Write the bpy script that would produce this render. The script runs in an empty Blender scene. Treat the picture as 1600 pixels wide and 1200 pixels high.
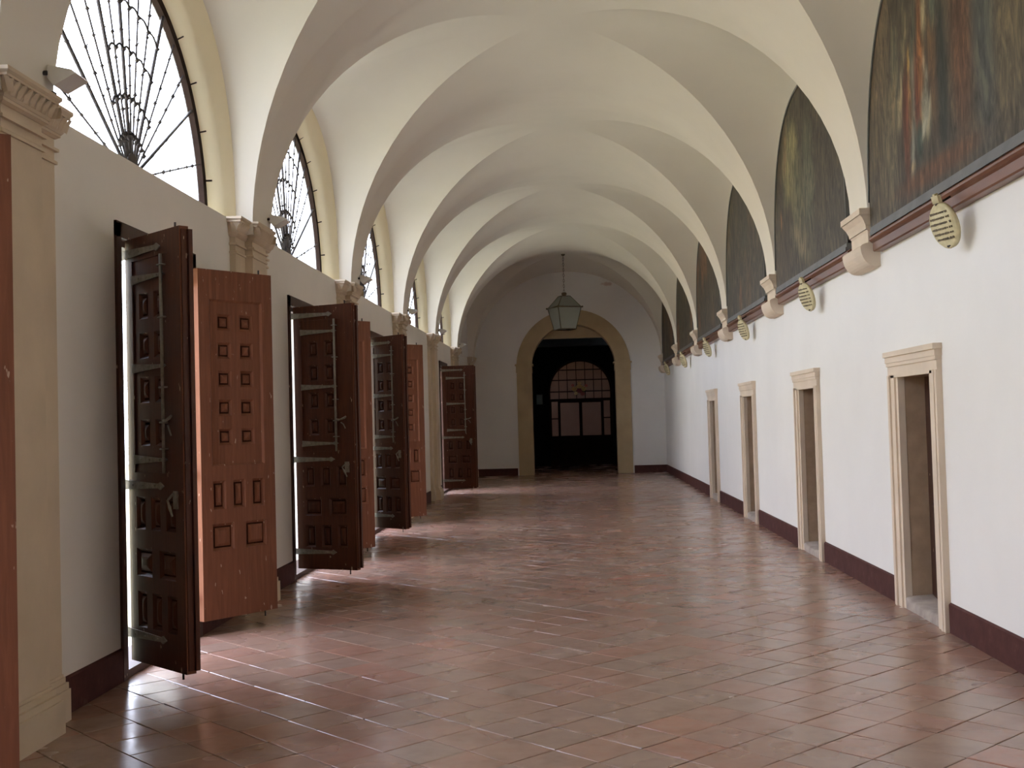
import bpy, bmesh, math, random
from mathutils import Vector, Matrix
random.seed(7)
S = bpy.context.scene
COL = S.collection
PI = math.pi

# ------------------------------------------------------------------ camera
cam_d = bpy.data.cameras.new('camera')
cam_d.sensor_width = 36.0
cam_d.lens = 36.0 * 1800.0 / 1600.0
cam_d.clip_end = 400
cam = bpy.data.objects.new('camera', cam_d)
COL.objects.link(cam)
yaw, pit, rol = 0.0518, 0.0313, -0.0276
fw = Vector((-math.sin(yaw) * math.cos(pit), math.cos(yaw) * math.cos(pit), math.sin(pit)))
r_ = Vector((math.cos(yaw), math.sin(yaw), 0))
u_ = r_.cross(fw)
rr = r_ * math.cos(rol) + u_ * math.sin(rol)
uu = -r_ * math.sin(rol) + u_ * math.cos(rol)
EYE = Vector((0, 0, 1.55))
mw = Matrix(((rr.x, uu.x, -fw.x, EYE.x), (rr.y, uu.y, -fw.y, EYE.y), (rr.z, uu.z, -fw.z, EYE.z), (0, 0, 0, 1)))
cam.matrix_world = mw
S.camera = cam


def project(p):
    d = Vector(p) - EYE
    z = d.dot(fw)
    if z < 0.2:
        return None
    return 800 + 1800 * d.dot(rr) / z, 600 - 1800 * d.dot(uu) / z, z


# ------------------------------------------------------------------ light and exposure
W = bpy.data.worlds.new('overcast_sky')
S.world = W
W.use_nodes = True
wn = W.node_tree.nodes
wl = W.node_tree.links
wn.clear()
wo = wn.new('ShaderNodeOutputWorld')
wb = wn.new('ShaderNodeBackground')
tc = wn.new('ShaderNodeTexCoord')
sep = wn.new('ShaderNodeSeparateXYZ')
rmp = wn.new('ShaderNodeValToRGB')
wl.new(tc.outputs['Generated'], sep.inputs[0])
wl.new(sep.outputs['Z'], rmp.inputs[0])
rmp.color_ramp.elements[0].position = 0.0
rmp.color_ramp.elements[0].color = (0.80, 0.85, 1.0, 1)
rmp.color_ramp.elements[1].position = 1.0
rmp.color_ramp.elements[1].color = (0.63, 0.72, 1.0, 1)
wl.new(rmp.outputs[0], wb.inputs['Color'])
wb.inputs['Strength'].default_value = 11.0
wl.new(wb.outputs[0], wo.inputs[0])

sun_d = bpy.data.lights.new('sun', 'SUN')
sun_d.energy = 13.0
sun_d.color = (1.0, 0.9, 0.72)
sun_d.angle = math.radians(2)
sun = bpy.data.objects.new('sun', sun_d)
COL.objects.link(sun)
sun.rotation_euler = Vector((-0.62, 0.2, -0.76)).to_track_quat('-Z', 'Y').to_euler()

S.view_settings.view_transform = 'Standard'
S.view_settings.look = 'None'
S.view_settings.gamma = 1.0
S.view_settings.use_curve_mapping = False
S.view_settings.exposure = 0.06
try:
    S.cycles.diffuse_bounces = 7
    S.cycles.max_bounces = 12
    S.cycles.use_denoising = True
    S.cycles.use_adaptive_sampling = False
    S.cycles.caustics_reflective = False
    S.cycles.caustics_refractive = False
    S.cycles.transparent_max_bounces = 12
except Exception:
    pass

# ------------------------------------------------------------------ dimensions
XL, XR, XC = -2.83, 2.57, -0.095      # wall planes, axis of the vault
BAY = 4.38
def PY(k): return 5.60 + BAY * k     # pilaster rows
def BC(k): return 7.79 + BAY * (k - 1)   # bay centres (bay 1 is the first wholly in view)
Y0, Y1 = PY(-3), 32.1                # ends of the corridor
AX, AY = 2.595, 1.90
SPR = 3.20
SILL = 3.305
WX = -3.0                            # plane of the lunette windows
XO = -3.32                           # outer face of left wall

# ------------------------------------------------------------------ materials
def nmat(name):
    m = bpy.data.materials.new(name)
    m.use_nodes = True
    nt = m.node_tree
    b = nt.nodes['Principled BSDF']
    return m, nt, b


def coords(nt, space='Object', scale=(1, 1, 1), rot=(0, 0, 0)):
    if space == 'World':
        g = nt.nodes.new('ShaderNodeNewGeometry')
        out = g.outputs['Position']
    else:
        t = nt.nodes.new('ShaderNodeTexCoord')
        out = t.outputs[space]
    mp = nt.nodes.new('ShaderNodeMapping')
    mp.inputs['Scale'].default_value = scale
    mp.inputs['Rotation'].default_value = rot
    nt.links.new(out, mp.inputs['Vector'])
    return mp.outputs[0]


def noise(nt, vec, scale, detail=4, rough=0.55, dist=0.0):
    n = nt.nodes.new('ShaderNodeTexNoise')
    n.inputs['Scale'].default_value = scale
    n.inputs['Detail'].default_value = detail
    n.inputs['Roughness'].default_value = rough
    n.inputs['Distortion'].default_value = dist
    nt.links.new(vec, n.inputs['Vector'])
    return n.outputs['Fac']


def ramp(nt, fac, stops):
    r = nt.nodes.new('ShaderNodeValToRGB')
    while len(r.color_ramp.elements) < len(stops):
        r.color_ramp.elements.new(0.5)
    for e, (p, c) in zip(r.color_ramp.elements, stops):
        e.position = p
        e.color = (*c, 1)
    nt.links.new(fac, r.inputs[0])
    return r.outputs[0]


def mix(nt, fac, a, b, mode='MIX'):
    m = nt.nodes.new('ShaderNodeMix')
    m.data_type = 'RGBA'
    m.blend_type = mode
    if isinstance(fac, (int, float)):
        m.inputs[0].default_value = fac
    else:
        nt.links.new(fac, m.inputs[0])
    for i, v in ((6, a), (7, b)):
        if isinstance(v, tuple):
            m.inputs[i].default_value = (*v, 1)
        else:
            nt.links.new(v, m.inputs[i])
    return m.outputs[2]


def bump(nt, b, h, strength, dist=0.01):
    n = nt.nodes.new('ShaderNodeBump')
    n.inputs['Strength'].default_value = strength
    n.inputs['Distance'].default_value = dist
    nt.links.new(h, n.inputs['Height'])
    nt.links.new(n.outputs[0], b.inputs['Normal'])
    return n


def simple(name, c, rough=0.6, var=0.15, scale=6, bs=0.15, sc=(1, 1, 1), metallic=0.0, space='World', fine=60, spec=0.5):
    m, nt, b = nmat(name)
    v = coords(nt, space, sc)
    n1 = noise(nt, v, scale, 6)
    lo = tuple(x * (1 - var) for x in c)
    hi = tuple(min(1, x * (1 + var)) for x in c)
    col = ramp(nt, n1, [(0.3, lo), (0.7, hi)])
    nt.links.new(col, b.inputs['Base Color'])
    b.inputs['Roughness'].default_value = rough
    b.inputs['Metallic'].default_value = metallic
    b.inputs['Specular IOR Level'].default_value = spec
    if bs:
        bump(nt, b, noise(nt, v, fine, 4), bs, 0.004)
    return m


MAT = {}
MAT['plaster'] = simple('white_plaster', (0.80, 0.785, 0.76), 0.85, 0.03, 0.9, 0.12, fine=18, spec=0.2)
MAT['vault'] = simple('cream_white_plaster', (0.76, 0.715, 0.635), 0.85, 0.04, 0.8, 0.12, fine=18, spec=0.2)  # creamier than the plaster of the right wall
MAT['wall_cream'] = simple('off_white_wall_plaster', (0.76, 0.72, 0.665), 0.85, 0.04, 0.9, 0.12, fine=18, spec=0.2)  # slightly creamier and darker than the right wall
MAT['reveal'] = simple('cream_reveal_plaster', (0.93, 0.84, 0.61), 0.85, 0.04, 1.5, 0.1, fine=18, spec=0.2)
MAT['stone'] = simple('cream_painted_stone', (0.60, 0.49, 0.36), 0.75, 0.07, 3, 0.15, fine=35, spec=0.25)
MAT['stone_pale'] = simple('pale_pink_stone', (0.68, 0.57, 0.45), 0.75, 0.06, 3, 0.12, fine=35, spec=0.25)
MAT['stone_ochre'] = simple('ochre_stone', (0.48, 0.37, 0.22), 0.75, 0.10, 2, 0.15, fine=30, spec=0.25)
MAT['jamb'] = simple('rough_tan_plaster', (0.40, 0.29, 0.20), 0.9, 0.12, 8, 0.8, fine=28, spec=0.15)
MAT['step'] = simple('worn_stone_step', (0.36, 0.30, 0.26), 0.7, 0.25, 9, 0.4, fine=40)
MAT['cornice'] = simple('varnished_brown_wood', (0.145, 0.055, 0.026), 0.35, 0.3, 3, 0.1, sc=(1, 0.3, 1))
MAT['slate'] = simple('slate_grey_frame', (0.10, 0.10, 0.095), 0.5, 0.25, 4, 0.1)
MAT['iron'] = simple('dark_wrought_iron', (0.055, 0.045, 0.042), 0.55, 0.3, 12, 0.2, metallic=0.4)
MAT['strap'] = simple('weathered_iron_strap', (0.25, 0.23, 0.19), 0.6, 0.3, 25, 0.5, metallic=0.25, space='Object')
MAT['frame_dark'] = simple('dark_brown_window_frame', (0.030, 0.019, 0.015), 0.85, 0.2, 6, 0.0, spec=0.05)
MAT['grout'] = simple('worn_mortar', (0.27, 0.20, 0.16), 0.7, 0.35, 5, 0.3)
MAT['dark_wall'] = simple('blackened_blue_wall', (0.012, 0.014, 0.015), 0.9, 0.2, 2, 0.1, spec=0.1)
MAT['shieldm'] = simple('yellowed_cream_shield', (0.60, 0.53, 0.32), 0.55, 0.15, 20, 0.3)
MAT['ink'] = simple('brown_faded_lettering', (0.13, 0.10, 0.06), 0.6, 0.5, 60, 0.1)
MAT['white_metal'] = simple('white_enamel', (0.72, 0.71, 0.67), 0.4, 0.05, 8, 0.0)
MAT['bronze'] = simple('dull_bronze', (0.10, 0.075, 0.04), 0.4, 0.25, 12, 0.1, metallic=0.6)
MAT['court'] = simple('courtyard_lawn_and_gravel', (0.46, 0.44, 0.26), 0.8, 0.15, 2, 0.2)
MAT['facade'] = simple('cream_facade', (0.66, 0.58, 0.42), 0.85, 0.12, 1.2, 0.2)
MAT['pink'] = simple('pinkish_plaster', (0.34, 0.215, 0.15), 0.85, 0.06, 2, 0.1)
MAT['grey_box'] = simple('grey_blue_painted_metal', (0.20, 0.24, 0.25), 0.5, 0.1, 5, 0)
MAT['amber'] = simple('amber_colour', (0.75, 0.42, 0.08), 0.3, 0.3, 30, 0)
MAT['ruby'] = simple('ruby_colour', (0.35, 0.05, 0.03), 0.3, 0.3, 30, 0)
MAT['roofing'] = simple('grey_roof_screed', (0.3, 0.29, 0.28), 0.9, 0.1, 2, 0)


def m_skirting():
    m, nt, b = nmat('maroon_painted_skirting')
    v = coords(nt, 'World')
    c = ramp(nt, noise(nt, v, 7, 8, 0.7), [(0.35, (0.062, 0.021, 0.018)), (0.6, (0.085, 0.031, 0.027)), (0.80, (0.15, 0.085, 0.075))])
    nt.links.new(c, b.inputs['Base Color'])
    b.inputs['Roughness'].default_value = 0.75
    b.inputs['Specular IOR Level'].default_value = 0.2
    bump(nt, b, noise(nt, v, 40, 3), 0.2, 0.004)
    return m


def m_wood(name, lo, mid, hi, rough):
    m, nt, b = nmat(name)
    v = coords(nt, 'Object', (14, 14, 0.9))
    n1 = noise(nt, v, 3.2, 8, 0.6, 0.6)
    c = ramp(nt, n1, [(0.3, lo), (0.5, mid), (0.72, hi)])
    v2 = coords(nt, 'Object', (1, 1, 1))
    n2 = noise(nt, v2, 3.0, 5)
    c = mix(nt, n2, c, mid, 'MIX')
    # small paint chips and scratches
    v3 = coords(nt, 'Object', (1, 1, 0.35), (0.3, 0.7, 0.4))
    ch = noise(nt, v3, 38, 2, 0.4)
    mask = ramp(nt, ch, [(0.72, (0, 0, 0)), (0.75, (1, 1, 1))])
    c = mix(nt, mask, c, (0.42, 0.30, 0.22))
    nt.links.new(c, b.inputs['Base Color'])
    b.inputs['Roughness'].default_value = rough
    b.inputs['Specular IOR Level'].default_value = 0.3
    bump(nt, b, n1, 0.25, 0.003)
    return m


def m_tile():
    m, nt, b = nmat('worn_terracotta_tile')
    TS = 0.287
    v = coords(nt, 'World', (1, 1, 1), (0, 0, PI / 4))
    # rotated, shifted and scaled to the tile grid, one random number to each tile
    ad = nt.nodes.new('ShaderNodeVectorMath'); ad.operation = 'MULTIPLY'
    ad.inputs[1].default_value = (1 / TS, 1 / TS, 0)
    nt.links.new(v, ad.inputs[0])
    sh = nt.nodes.new('ShaderNodeVectorMath'); sh.operation = 'ADD'
    # world (x,y) rotated by +45deg: x' = (x-y)/sqrt2 = -v ; y' = (x+y)/sqrt2 = u
    sh.inputs[1].default_value = (2.80 / TS, -2.90 / TS, 0.5)
    nt.links.new(ad.outputs[0], sh.inputs[0])
    fl = nt.nodes.new('ShaderNodeVectorMath'); fl.operation = 'FLOOR'
    nt.links.new(sh.outputs[0], fl.inputs[0])
    wnz = nt.nodes.new('ShaderNodeTexWhiteNoise'); wnz.noise_dimensions = '3D'
    nt.links.new(fl.outputs[0], wnz.inputs['Vector'])
    tile = ramp(nt, wnz.outputs['Value'], [(0.0, (0.30, 0.172, 0.125)), (0.3, (0.33, 0.178, 0.128)), (0.55, (0.30, 0.188, 0.138)),
                                           (0.8, (0.29, 0.190, 0.145)), (1.0, (0.35, 0.165, 0.115))])
    w = coords(nt, 'World')
    n1 = noise(nt, w, 4.5, 4, 0.55, 0.0)
    stain = ramp(nt, n1, [(0.25, (0.80, 0.78, 0.77)), (0.5, (1, 1, 1)), (0.8, (1.10, 1.10, 1.09))])
    c = mix(nt, 1.0, tile, stain, 'MULTIPLY')
    n2 = noise(nt, w, 14, 3, 0.5)
    c = mix(nt, ramp(nt, n2, [(0.35, (0, 0, 0)), (0.75, (0.30, 0.30, 0.30))]), c, (0.34, 0.235, 0.18))
    nt.links.new(c, b.inputs['Base Color'])
    rr_ = ramp(nt, noise(nt, w, 1.6, 3, 0.5), [(0.3, (0.17, 0.17, 0.17)), (0.7, (0.32, 0.32, 0.32))])
    nt.links.new(rr_, b.inputs['Roughness'])
    b.inputs['Specular IOR Level'].default_value = 0.6
    n3 = noise(nt, w, 9, 3, 0.5)
    n4 = noise(nt, w, 70, 3, 0.5)
    mm = nt.nodes.new('ShaderNodeMath'); mm.operation = 'MULTIPLY_ADD'
    nt.links.new(n4, mm.inputs[0]); mm.inputs[1].default_value = 0.05
    nt.links.new(n3, mm.inputs[2])
    bump(nt, b, mm.outputs[0], 0.16, 0.010)
    return m


def m_canvas():
    m, nt, b = nmat('old_oil_painting')
    a = nt.nodes.new('ShaderNodeVertexColor'); a.layer_name = 'paint'
    v = coords(nt, 'World', (1, 4.5, 1.2), (0.35, 0, 0))
    n1 = noise(nt, v, 3.5, 9, 0.65, 1.2)
    n2 = noise(nt, coords(nt, 'World', (1, 2.2, 0.8), (-0.5, 0, 0)), 2.4, 6, 0.6, 2.2)
    mz = nt.nodes.new('ShaderNodeMath'); mz.operation = 'MULTIPLY_ADD'
    nt.links.new(n2, mz.inputs[0]); mz.inputs[1].default_value = 0.8; mz.use_clamp = True
    hz = nt.nodes.new('ShaderNodeMath'); hz.operation = 'MULTIPLY_ADD'
    nt.links.new(n1, hz.inputs[0]); hz.inputs[1].default_value = 0.7; hz.inputs[2].default_value = -0.25
    nt.links.new(hz.outputs[0], mz.inputs[2])
    f = ramp(nt, mz.outputs[0], [(0.32, (0.45, 0.44, 0.43)), (0.5, (1, 1, 1)), (0.68, (1.9, 1.75, 1.5))])
    c = mix(nt, 1.0, a.outputs['Color'], f, 'MULTIPLY')
    nt.links.new(c, b.inputs['Base Color'])
    b.inputs['Roughness'].default_value = 0.6
    b.inputs['Specular IOR Level'].default_value = 0.25
    bump(nt, b, n1, 0.15, 0.004)
    return m


def m_pane(name, tint, trans, rough=0.1):
    m, nt, b = nmat(name)
    t = nt.nodes.new('ShaderNodeBsdfTransparent')
    t.inputs[0].default_value = (*tint, 1)
    b.inputs['Base Color'].default_value = (*tint, 1)
    b.inputs['Roughness'].default_value = rough
    mx = nt.nodes.new('ShaderNodeMixShader')
    mx.inputs[0].default_value = 1 - trans
    out = nt.nodes['Material Output']
    nt.links.new(t.outputs[0], mx.inputs[1])
    nt.links.new(b.outputs[0], mx.inputs[2])
    nt.links.new(mx.outputs[0], out.inputs[0])
    return m


MAT['skirting'] = m_skirting()
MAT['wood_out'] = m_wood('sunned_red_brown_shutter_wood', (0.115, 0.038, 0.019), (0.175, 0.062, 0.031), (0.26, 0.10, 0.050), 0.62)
MAT['wood_in'] = m_wood('shade_darkened_shutter_wood', (0.045, 0.014, 0.008), (0.080, 0.025, 0.012), (0.125, 0.042, 0.020), 0.42)  # inner faces: their shade is put into a darker wood colour
MAT['wood_frame'] = m_wood('dark_door_frame_wood', (0.032, 0.015, 0.010), (0.055, 0.024, 0.016), (0.085, 0.038, 0.024), 0.5)
MAT['groove'] = simple('painted_shade_groove', (0.05, 0.018, 0.010), 0.8, 0.2, 20, 0.1, spec=0.1)  # shadow borders of the raised panels, painted as a dark colour
MAT['tile'] = m_tile()
MAT['canvas'] = m_canvas()
MAT['pane'] = m_pane('frosted_window_glass', (0.97, 0.985, 0.98), 0.93, 0.05)
_nt = MAT['pane'].node_tree
_tr = _nt.nodes.new('ShaderNodeBsdfTranslucent'); _tr.inputs[0].default_value = (0.95, 0.97, 0.95, 1)
_mx = [n for n in _nt.nodes if n.type == 'MIX_SHADER'][0]
_mx.inputs[0].default_value = 0.22
_nt.links.new(_tr.outputs[0], _mx.inputs[2])
MAT['lantern_glass'] = m_pane('dusty_lantern_glass', (0.26, 0.27, 0.235), 0.12, 0.6)
MAT['door_glass'] = m_pane('dim_door_glass', (0.80, 0.72, 0.70), 0.85, 0.1)


def m_back():
    m, nt, b = nmat('white_plaster_with_red_stain')
    v = coords(nt, 'World')
    base = ramp(nt, noise(nt, v, 0.9, 5), [(0.3, (0.77, 0.755, 0.73)), (0.7, (0.82, 0.805, 0.78))])
    # a small reddish damp stain high on the right of the arch
    g = nt.nodes.new('ShaderNodeNewGeometry')
    mp = nt.nodes.new('ShaderNodeMapping'); mp.vector_type = 'POINT'
    mp.inputs['Location'].default_value = (-1.06 * 3.2, 0, -5.27 * 9)
    mp.inputs['Scale'].default_value = (3.2, 0.001, 9)
    nt.links.new(g.outputs['Position'], mp.inputs[0])
    ln = nt.nodes.new('ShaderNodeVectorMath'); ln.operation = 'LENGTH'
    nt.links.new(mp.outputs[0], ln.inputs[0])
    sb = nt.nodes.new('ShaderNodeMath'); sb.operation = 'MULTIPLY_ADD'
    nt.links.new(noise(nt, v, 9, 4), sb.inputs[0]); sb.inputs[1].default_value = 0.8
    nt.links.new(ln.outputs['Value'], sb.inputs[2])
    mk = ramp(nt, sb.outputs[0], [(0.7, (0.6, 0.6, 0.6)), (1.0, (0, 0, 0))])
    c = mix(nt, mk, base, (0.48, 0.27, 0.22))
    nt.links.new(c, b.inputs['Base Color'])
    b.inputs['Roughness'].default_value = 0.85
    return m


MAT['back_plaster'] = m_back()


# ------------------------------------------------------------------ mesh helpers
class MB:
    def __init__(s):
        s.v = []; s.f = []; s.sm = []

    def add(s, vs, fs, smooth=False):
        n = len(s.v)
        s.v += [tuple(v) for v in vs]
        for f in fs:
            s.f.append(tuple(i + n for i in f)); s.sm.append(smooth)
        return s

    def box(s, x0, x1, y0, y1, z0, z1):
        v = [(x0, y0, z0), (x1, y0, z0), (x1, y1, z0), (x0, y1, z0), (x0, y0, z1), (x1, y0, z1), (x1, y1, z1), (x0, y1, z1)]
        return s.add(v, [(0, 3, 2, 1), (4, 5, 6, 7), (0, 1, 5, 4), (1, 2, 6, 5), (2, 3, 7, 6), (3, 0, 4, 7)])

    def quad(s, a, b, c, d):
        return s.add([a, b, c, d], [(0, 1, 2, 3)])

    def tube(s, pts, r, n=6, smooth=True, cap=True):
        pts = [Vector(p) for p in pts]
        rings = []
        up = Vector((0.13, 0.31, 0.94)).normalized()
        vs = []
        for i, p in enumerate(pts):
            if i == 0: d = pts[1] - pts[0]
            elif i == len(pts) - 1: d = pts[-1] - pts[-2]
            else: d = pts[i + 1] - pts[i - 1]
            d.normalize()
            a = d.cross(up)
            if a.length < 0.05: a = d.cross(Vector((1, 0, 0)))
            a.normalize(); b = d.cross(a)
            rad = r[i] if isinstance(r, (list, tuple)) else r
            for k in range(n):
                t = 2 * PI * k / n
                vs.append(p + (a * math.cos(t) + b * math.sin(t)) * rad)
        fs = []
        for i in range(len(pts) - 1):
            for k in range(n):
                fs.append((i * n + k, i * n + (k + 1) % n, (i + 1) * n + (k + 1) % n, (i + 1) * n + k))
        s.add(vs, fs, smooth)
        if cap:
            m = len(s.v) - len(vs)
            s.f.append(tuple(m + k for k in range(n))); s.sm.append(False)
            s.f.append(tuple(m + (len(pts) - 1) * n + k for k in reversed(range(n)))); s.sm.append(False)
        return s

    def grid(s, pts, smooth=True, flip=False):
        """pts: list of rows of points"""
        n = len(s.v)
        w = len(pts[0])
        for row in pts:
            s.v += [tuple(p) for p in row]
        for i in range(len(pts) - 1):
            for j in range(w - 1):
                q = (n + i * w + j, n + i * w + j + 1, n + (i + 1) * w + j + 1, n + (i + 1) * w + j)
                s.f.append(q[::-1] if flip else q); s.sm.append(smooth)
        return s

    def prism(s, prof, y0, y1, axis='y'):
        """closed 2D profile extruded; axis y: prof is (x,z); axis x: prof is (y,z)"""
        n = len(prof)
        if axis == 'y':
            vs = [(a, y0, b) for a, b in prof] + [(a, y1, b) for a, b in prof]
        elif axis == 'x':
            vs = [(y0, a, b) for a, b in prof] + [(y1, a, b) for a, b in prof]
        else:
            vs = [(a, b, y0) for a, b in prof] + [(a, b, y1) for a, b in prof]
        fs = [(i, (i + 1) % n, n + (i + 1) % n, n + i) for i in range(n)]
        fs += [tuple(reversed(range(n))), tuple(range(n, 2 * n))]
        return s.add(vs, fs)

    def knob(s, c, r):
        c = Vector(c)
        d = [Vector(q) * r for q in ((1, 0, 0), (-1, 0, 0), (0, 1, 0), (0, -1, 0), (0, 0, 1), (0, 0, -1))]
        return s.add([c + q for q in d], [(0, 2, 4), (2, 1, 4), (1, 3, 4), (3, 0, 4), (2, 0, 5), (1, 2, 5), (3, 1, 5), (0, 3, 5)])

    def mesh(s, name, off=(0, 0, 0)):
        me = bpy.data.meshes.new(name)
        o = Vector(off)
        me.from_pydata([tuple(Vector(v) - o) for v in s.v], [], s.f)
        me.polygons.foreach_set('use_smooth', s.sm)
        me.update()
        bm = bmesh.new(); bm.from_mesh(me)
        bmesh.ops.recalc_face_normals(bm, faces=bm.faces)
        bm.to_mesh(me); bm.free()
        return me

    def build(s, name, mat, parent=None, loc=None, off=None):
        """world-coordinate verts; the parent's location is subtracted"""
        if parent is not None and off is None:
            w = Vector(parent.location)
            if parent.parent is not None: w = w + Vector(parent.parent.location)
            off = w
        if off is None: off = (0, 0, 0)
        me = s.mesh(name, off)
        me.materials.append(MAT[mat] if isinstance(mat, str) else mat)
        o = bpy.data.objects.new(name, me)
        COL.objects.link(o)
        if parent is not None: o.parent = parent
        if loc is not None: o.location = loc
        return o


def tag(o, label=None, cat=None, group=None, kind=None):
    if label: o['label'] = label
    if cat: o['category'] = cat
    if group: o['group'] = group
    if kind: o['kind'] = kind
    return o


def struct(o):
    o['kind'] = 'structure'
    return o


def empty(name, loc, rz=0.0, label=None, cat=None, group=None):
    o = bpy.data.objects.new(name, None)
    o.empty_display_size = 0.1
    COL.objects.link(o)
    o.location = loc
    o.rotation_euler = (0, 0, rz)
    return tag(o, label, cat, group)


def inst(name, me, parent, loc, rot=None):
    o = bpy.data.objects.new(name, me)
    COL.objects.link(o)
    o.parent = parent
    o.location = loc
    if rot: o.rotation_euler = rot
    return o


def copy_tree(o, parent=None):
    c = o.copy(); COL.objects.link(c)
    c.parent = parent
    for ch in list(o.children): copy_tree(ch, c)
    return c


# ------------------------------------------------------------------ vault profile functions
def zT(c): return SPR + 2.45 * math.sqrt(max(0, 1 - c * c))       # transverse section at the pilasters
def zG(c): return SPR + 2.60 * math.sqrt(max(0, 1 - c * c))       # elevation of the diagonal groins
def zW(c): return 3.15 + 2.0 * max(0, 1 - abs(c) ** 2.6) ** (1 / 2.6)   # section on the side walls

# ------------------------------------------------------------------ ceiling (groin vault)
cl = MB()
NT = 40
kfirst, klast = -2, 6
for k in range(kfirst, klast + 1):
    yc = BC(k)
    ts = [PI * i / NT for i in range(NT + 1)]
    for sgn in (-1, 1):
        # cross vault wedge towards wall sgn
        rows = []
        for t in ts:
            c = math.cos(t); ca = abs(c)
            xg = AX * ca
            row = []
            for j in range(9):
                s_ = j / 8
                AW = (XC - XL) if sgn < 0 else (XR - XC)
                x = xg + (AW - xg) * s_
                a, b = zG(ca), zW(ca)
                z = b + (a - b) * (1 - s_ * s_)
                row.append((XC + sgn * x, yc + AY * c, z))
            rows.append(row)
        cl.grid(rows)
        # barrel wedge towards pilasters sgn
        rows = []
        for t in ts:
            c = math.cos(t); ca = abs(c)
            row = []
            for j in range(7):
                s_ = j / 6
                y = AY * ca + (AY - AY * ca) * s_
                w = 1 - s_
                z = zT(ca) + (zG(ca) - zT(ca)) * (w * w * (3 - 2 * w) if ca < 1 else 0)
                row.append((XC + AX * c, yc + sgn * y, z))
            rows.append(row)
        cl.grid(rows)
    # strip between this bay and the next
    ye = yc + BAY - AY if k < klast else Y1
    cl.grid([[(XC + AX * math.cos(t), y, zT(abs(math.cos(t)))) for y in (yc + AY, ye)] for t in ts])
    if k == kfirst:
        cl.grid([[(XC + AX * math.cos(t), y, zT(abs(math.cos(t)))) for y in (Y0, yc - AY)] for t in ts])
struct(cl.build('ceiling', 'vault'))
struct(MB().box(XO, XR + 0.75, Y0 - 0.3, 47.5, 6.05, 6.3).build('trim_1', 'roofing'))   # unseen roof slab, added above the vault to stop light leaks

# ------------------------------------------------------------------ floor
fl_o = struct(MB().quad((XO, Y0 - 0.2, -0.005), (XR + 0.5, Y0 - 0.2, -0.006), (XR + 0.5, 38.6, -0.006), (XO, 38.6, -0.006)).build('floor', 'grout'))
TS = 0.287


def tile_mesh(var, seed):
    rnd = random.Random(seed)
    h = TS / 2 - 0.0025
    m = MB()
    j = lambda: rnd.uniform(-0.0025, 0.0025)
    cs = [(-h + j(), -h + j()), (h + j(), -h + j()), (h + j(), h + j()), (-h + j(), h + j())]
    bv = 0.0035
    top = [(x * (1 - bv / h), y * (1 - bv / h), rnd.uniform(-0.0008, 0.0012)) for x, y in cs]
    mid = [(x, y, -0.0020) for x, y in cs]
    bot = [(x, y, -0.010) for x, y in cs]
    vs = top + mid + bot
    fs = [(0, 1, 2, 3)]
    for i in range(4):
        k = (i + 1) % 4
        fs += [(i, 4 + i, 4 + k, k), (4 + i, 8 + i, 8 + k, 4 + k)]
    m.add(vs, fs)
    return m


tv = [tile_mesh(i, 100 + i) for i in range(8)]
tmes = []
for i, t in enumerate(tv):
    me = t.mesh('tile'); me.materials.append(MAT['tile']); tmes.append(me)
cells = []
R2 = math.sqrt(2)
for iu in range(-30, 110):
    for iv in range(-30, 110):
        u = 2.90 + (iu + 0.5) * TS
        v = 2.80 + (iv + 0.5) * TS
        x = (u - v) / R2; y = (u + v) / R2
        if not (Y0 < y < 38.4): continue
        hi_l, hi_r = XL - 0.16, XR + 0.16
        if y > 32.2: hi_l, hi_r = -1.6, 1.7
        if x < hi_l or x > hi_r: continue
        p = project((x, y, 0))
        vis = p is not None and -40 < p[0] < 1640 and -40 < p[1] < 1230
        cells.append((0 if vis else 1, math.hypot(x, y), x, y))
cells.sort()
field = MB()
for n, (nv, d, x, y) in enumerate(cells):
    k = random.randrange(8)
    rz = PI / 4 + random.randrange(4) * PI / 2 + random.uniform(-0.006, 0.006)
    tx, ty = random.uniform(-0.004, 0.004), random.uniform(-0.004, 0.004)
    z = random.uniform(-0.0008, 0.0008)
    if n < 300:
        inst('tile', tmes[k], fl_o, (x, y, z), (tx, ty, rz))
    else:
        t = tv[k]
        cr, sr = math.cos(rz), math.sin(rz)
        vs = [(x + a * cr - b * sr, y + a * sr + b * cr, z + c + tx * a + ty * b) for a, b, c in t.v]
        field.add(vs, t.f)
o = field.build('tile_field', 'tile', fl_o)
o['kind'] = 'stuff'


# ------------------------------------------------------------------ left wall
def rect_hole_wall(m, x, ys, z0, z1, holes):
    """vertical sheet at x; holes = [(y0,y1,za,zb)] not overlapping in y"""
    y = ys[0]
    for (a, b, za, zb) in sorted(holes):
        m.quad((x, y, z0), (x, a, z0), (x, a, z1), (x, y, z1))
        if za > z0: m.quad((x, a, z0), (x, b, z0), (x, b, za), (x, a, za))
        if zb < z1: m.quad((x, a, zb), (x, b, zb), (x, b, z1), (x, a, z1))
        y = b
    m.quad((x, y, z0), (x, ys[1], z0), (x, ys[1], z1), (x, y, z1))


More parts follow.
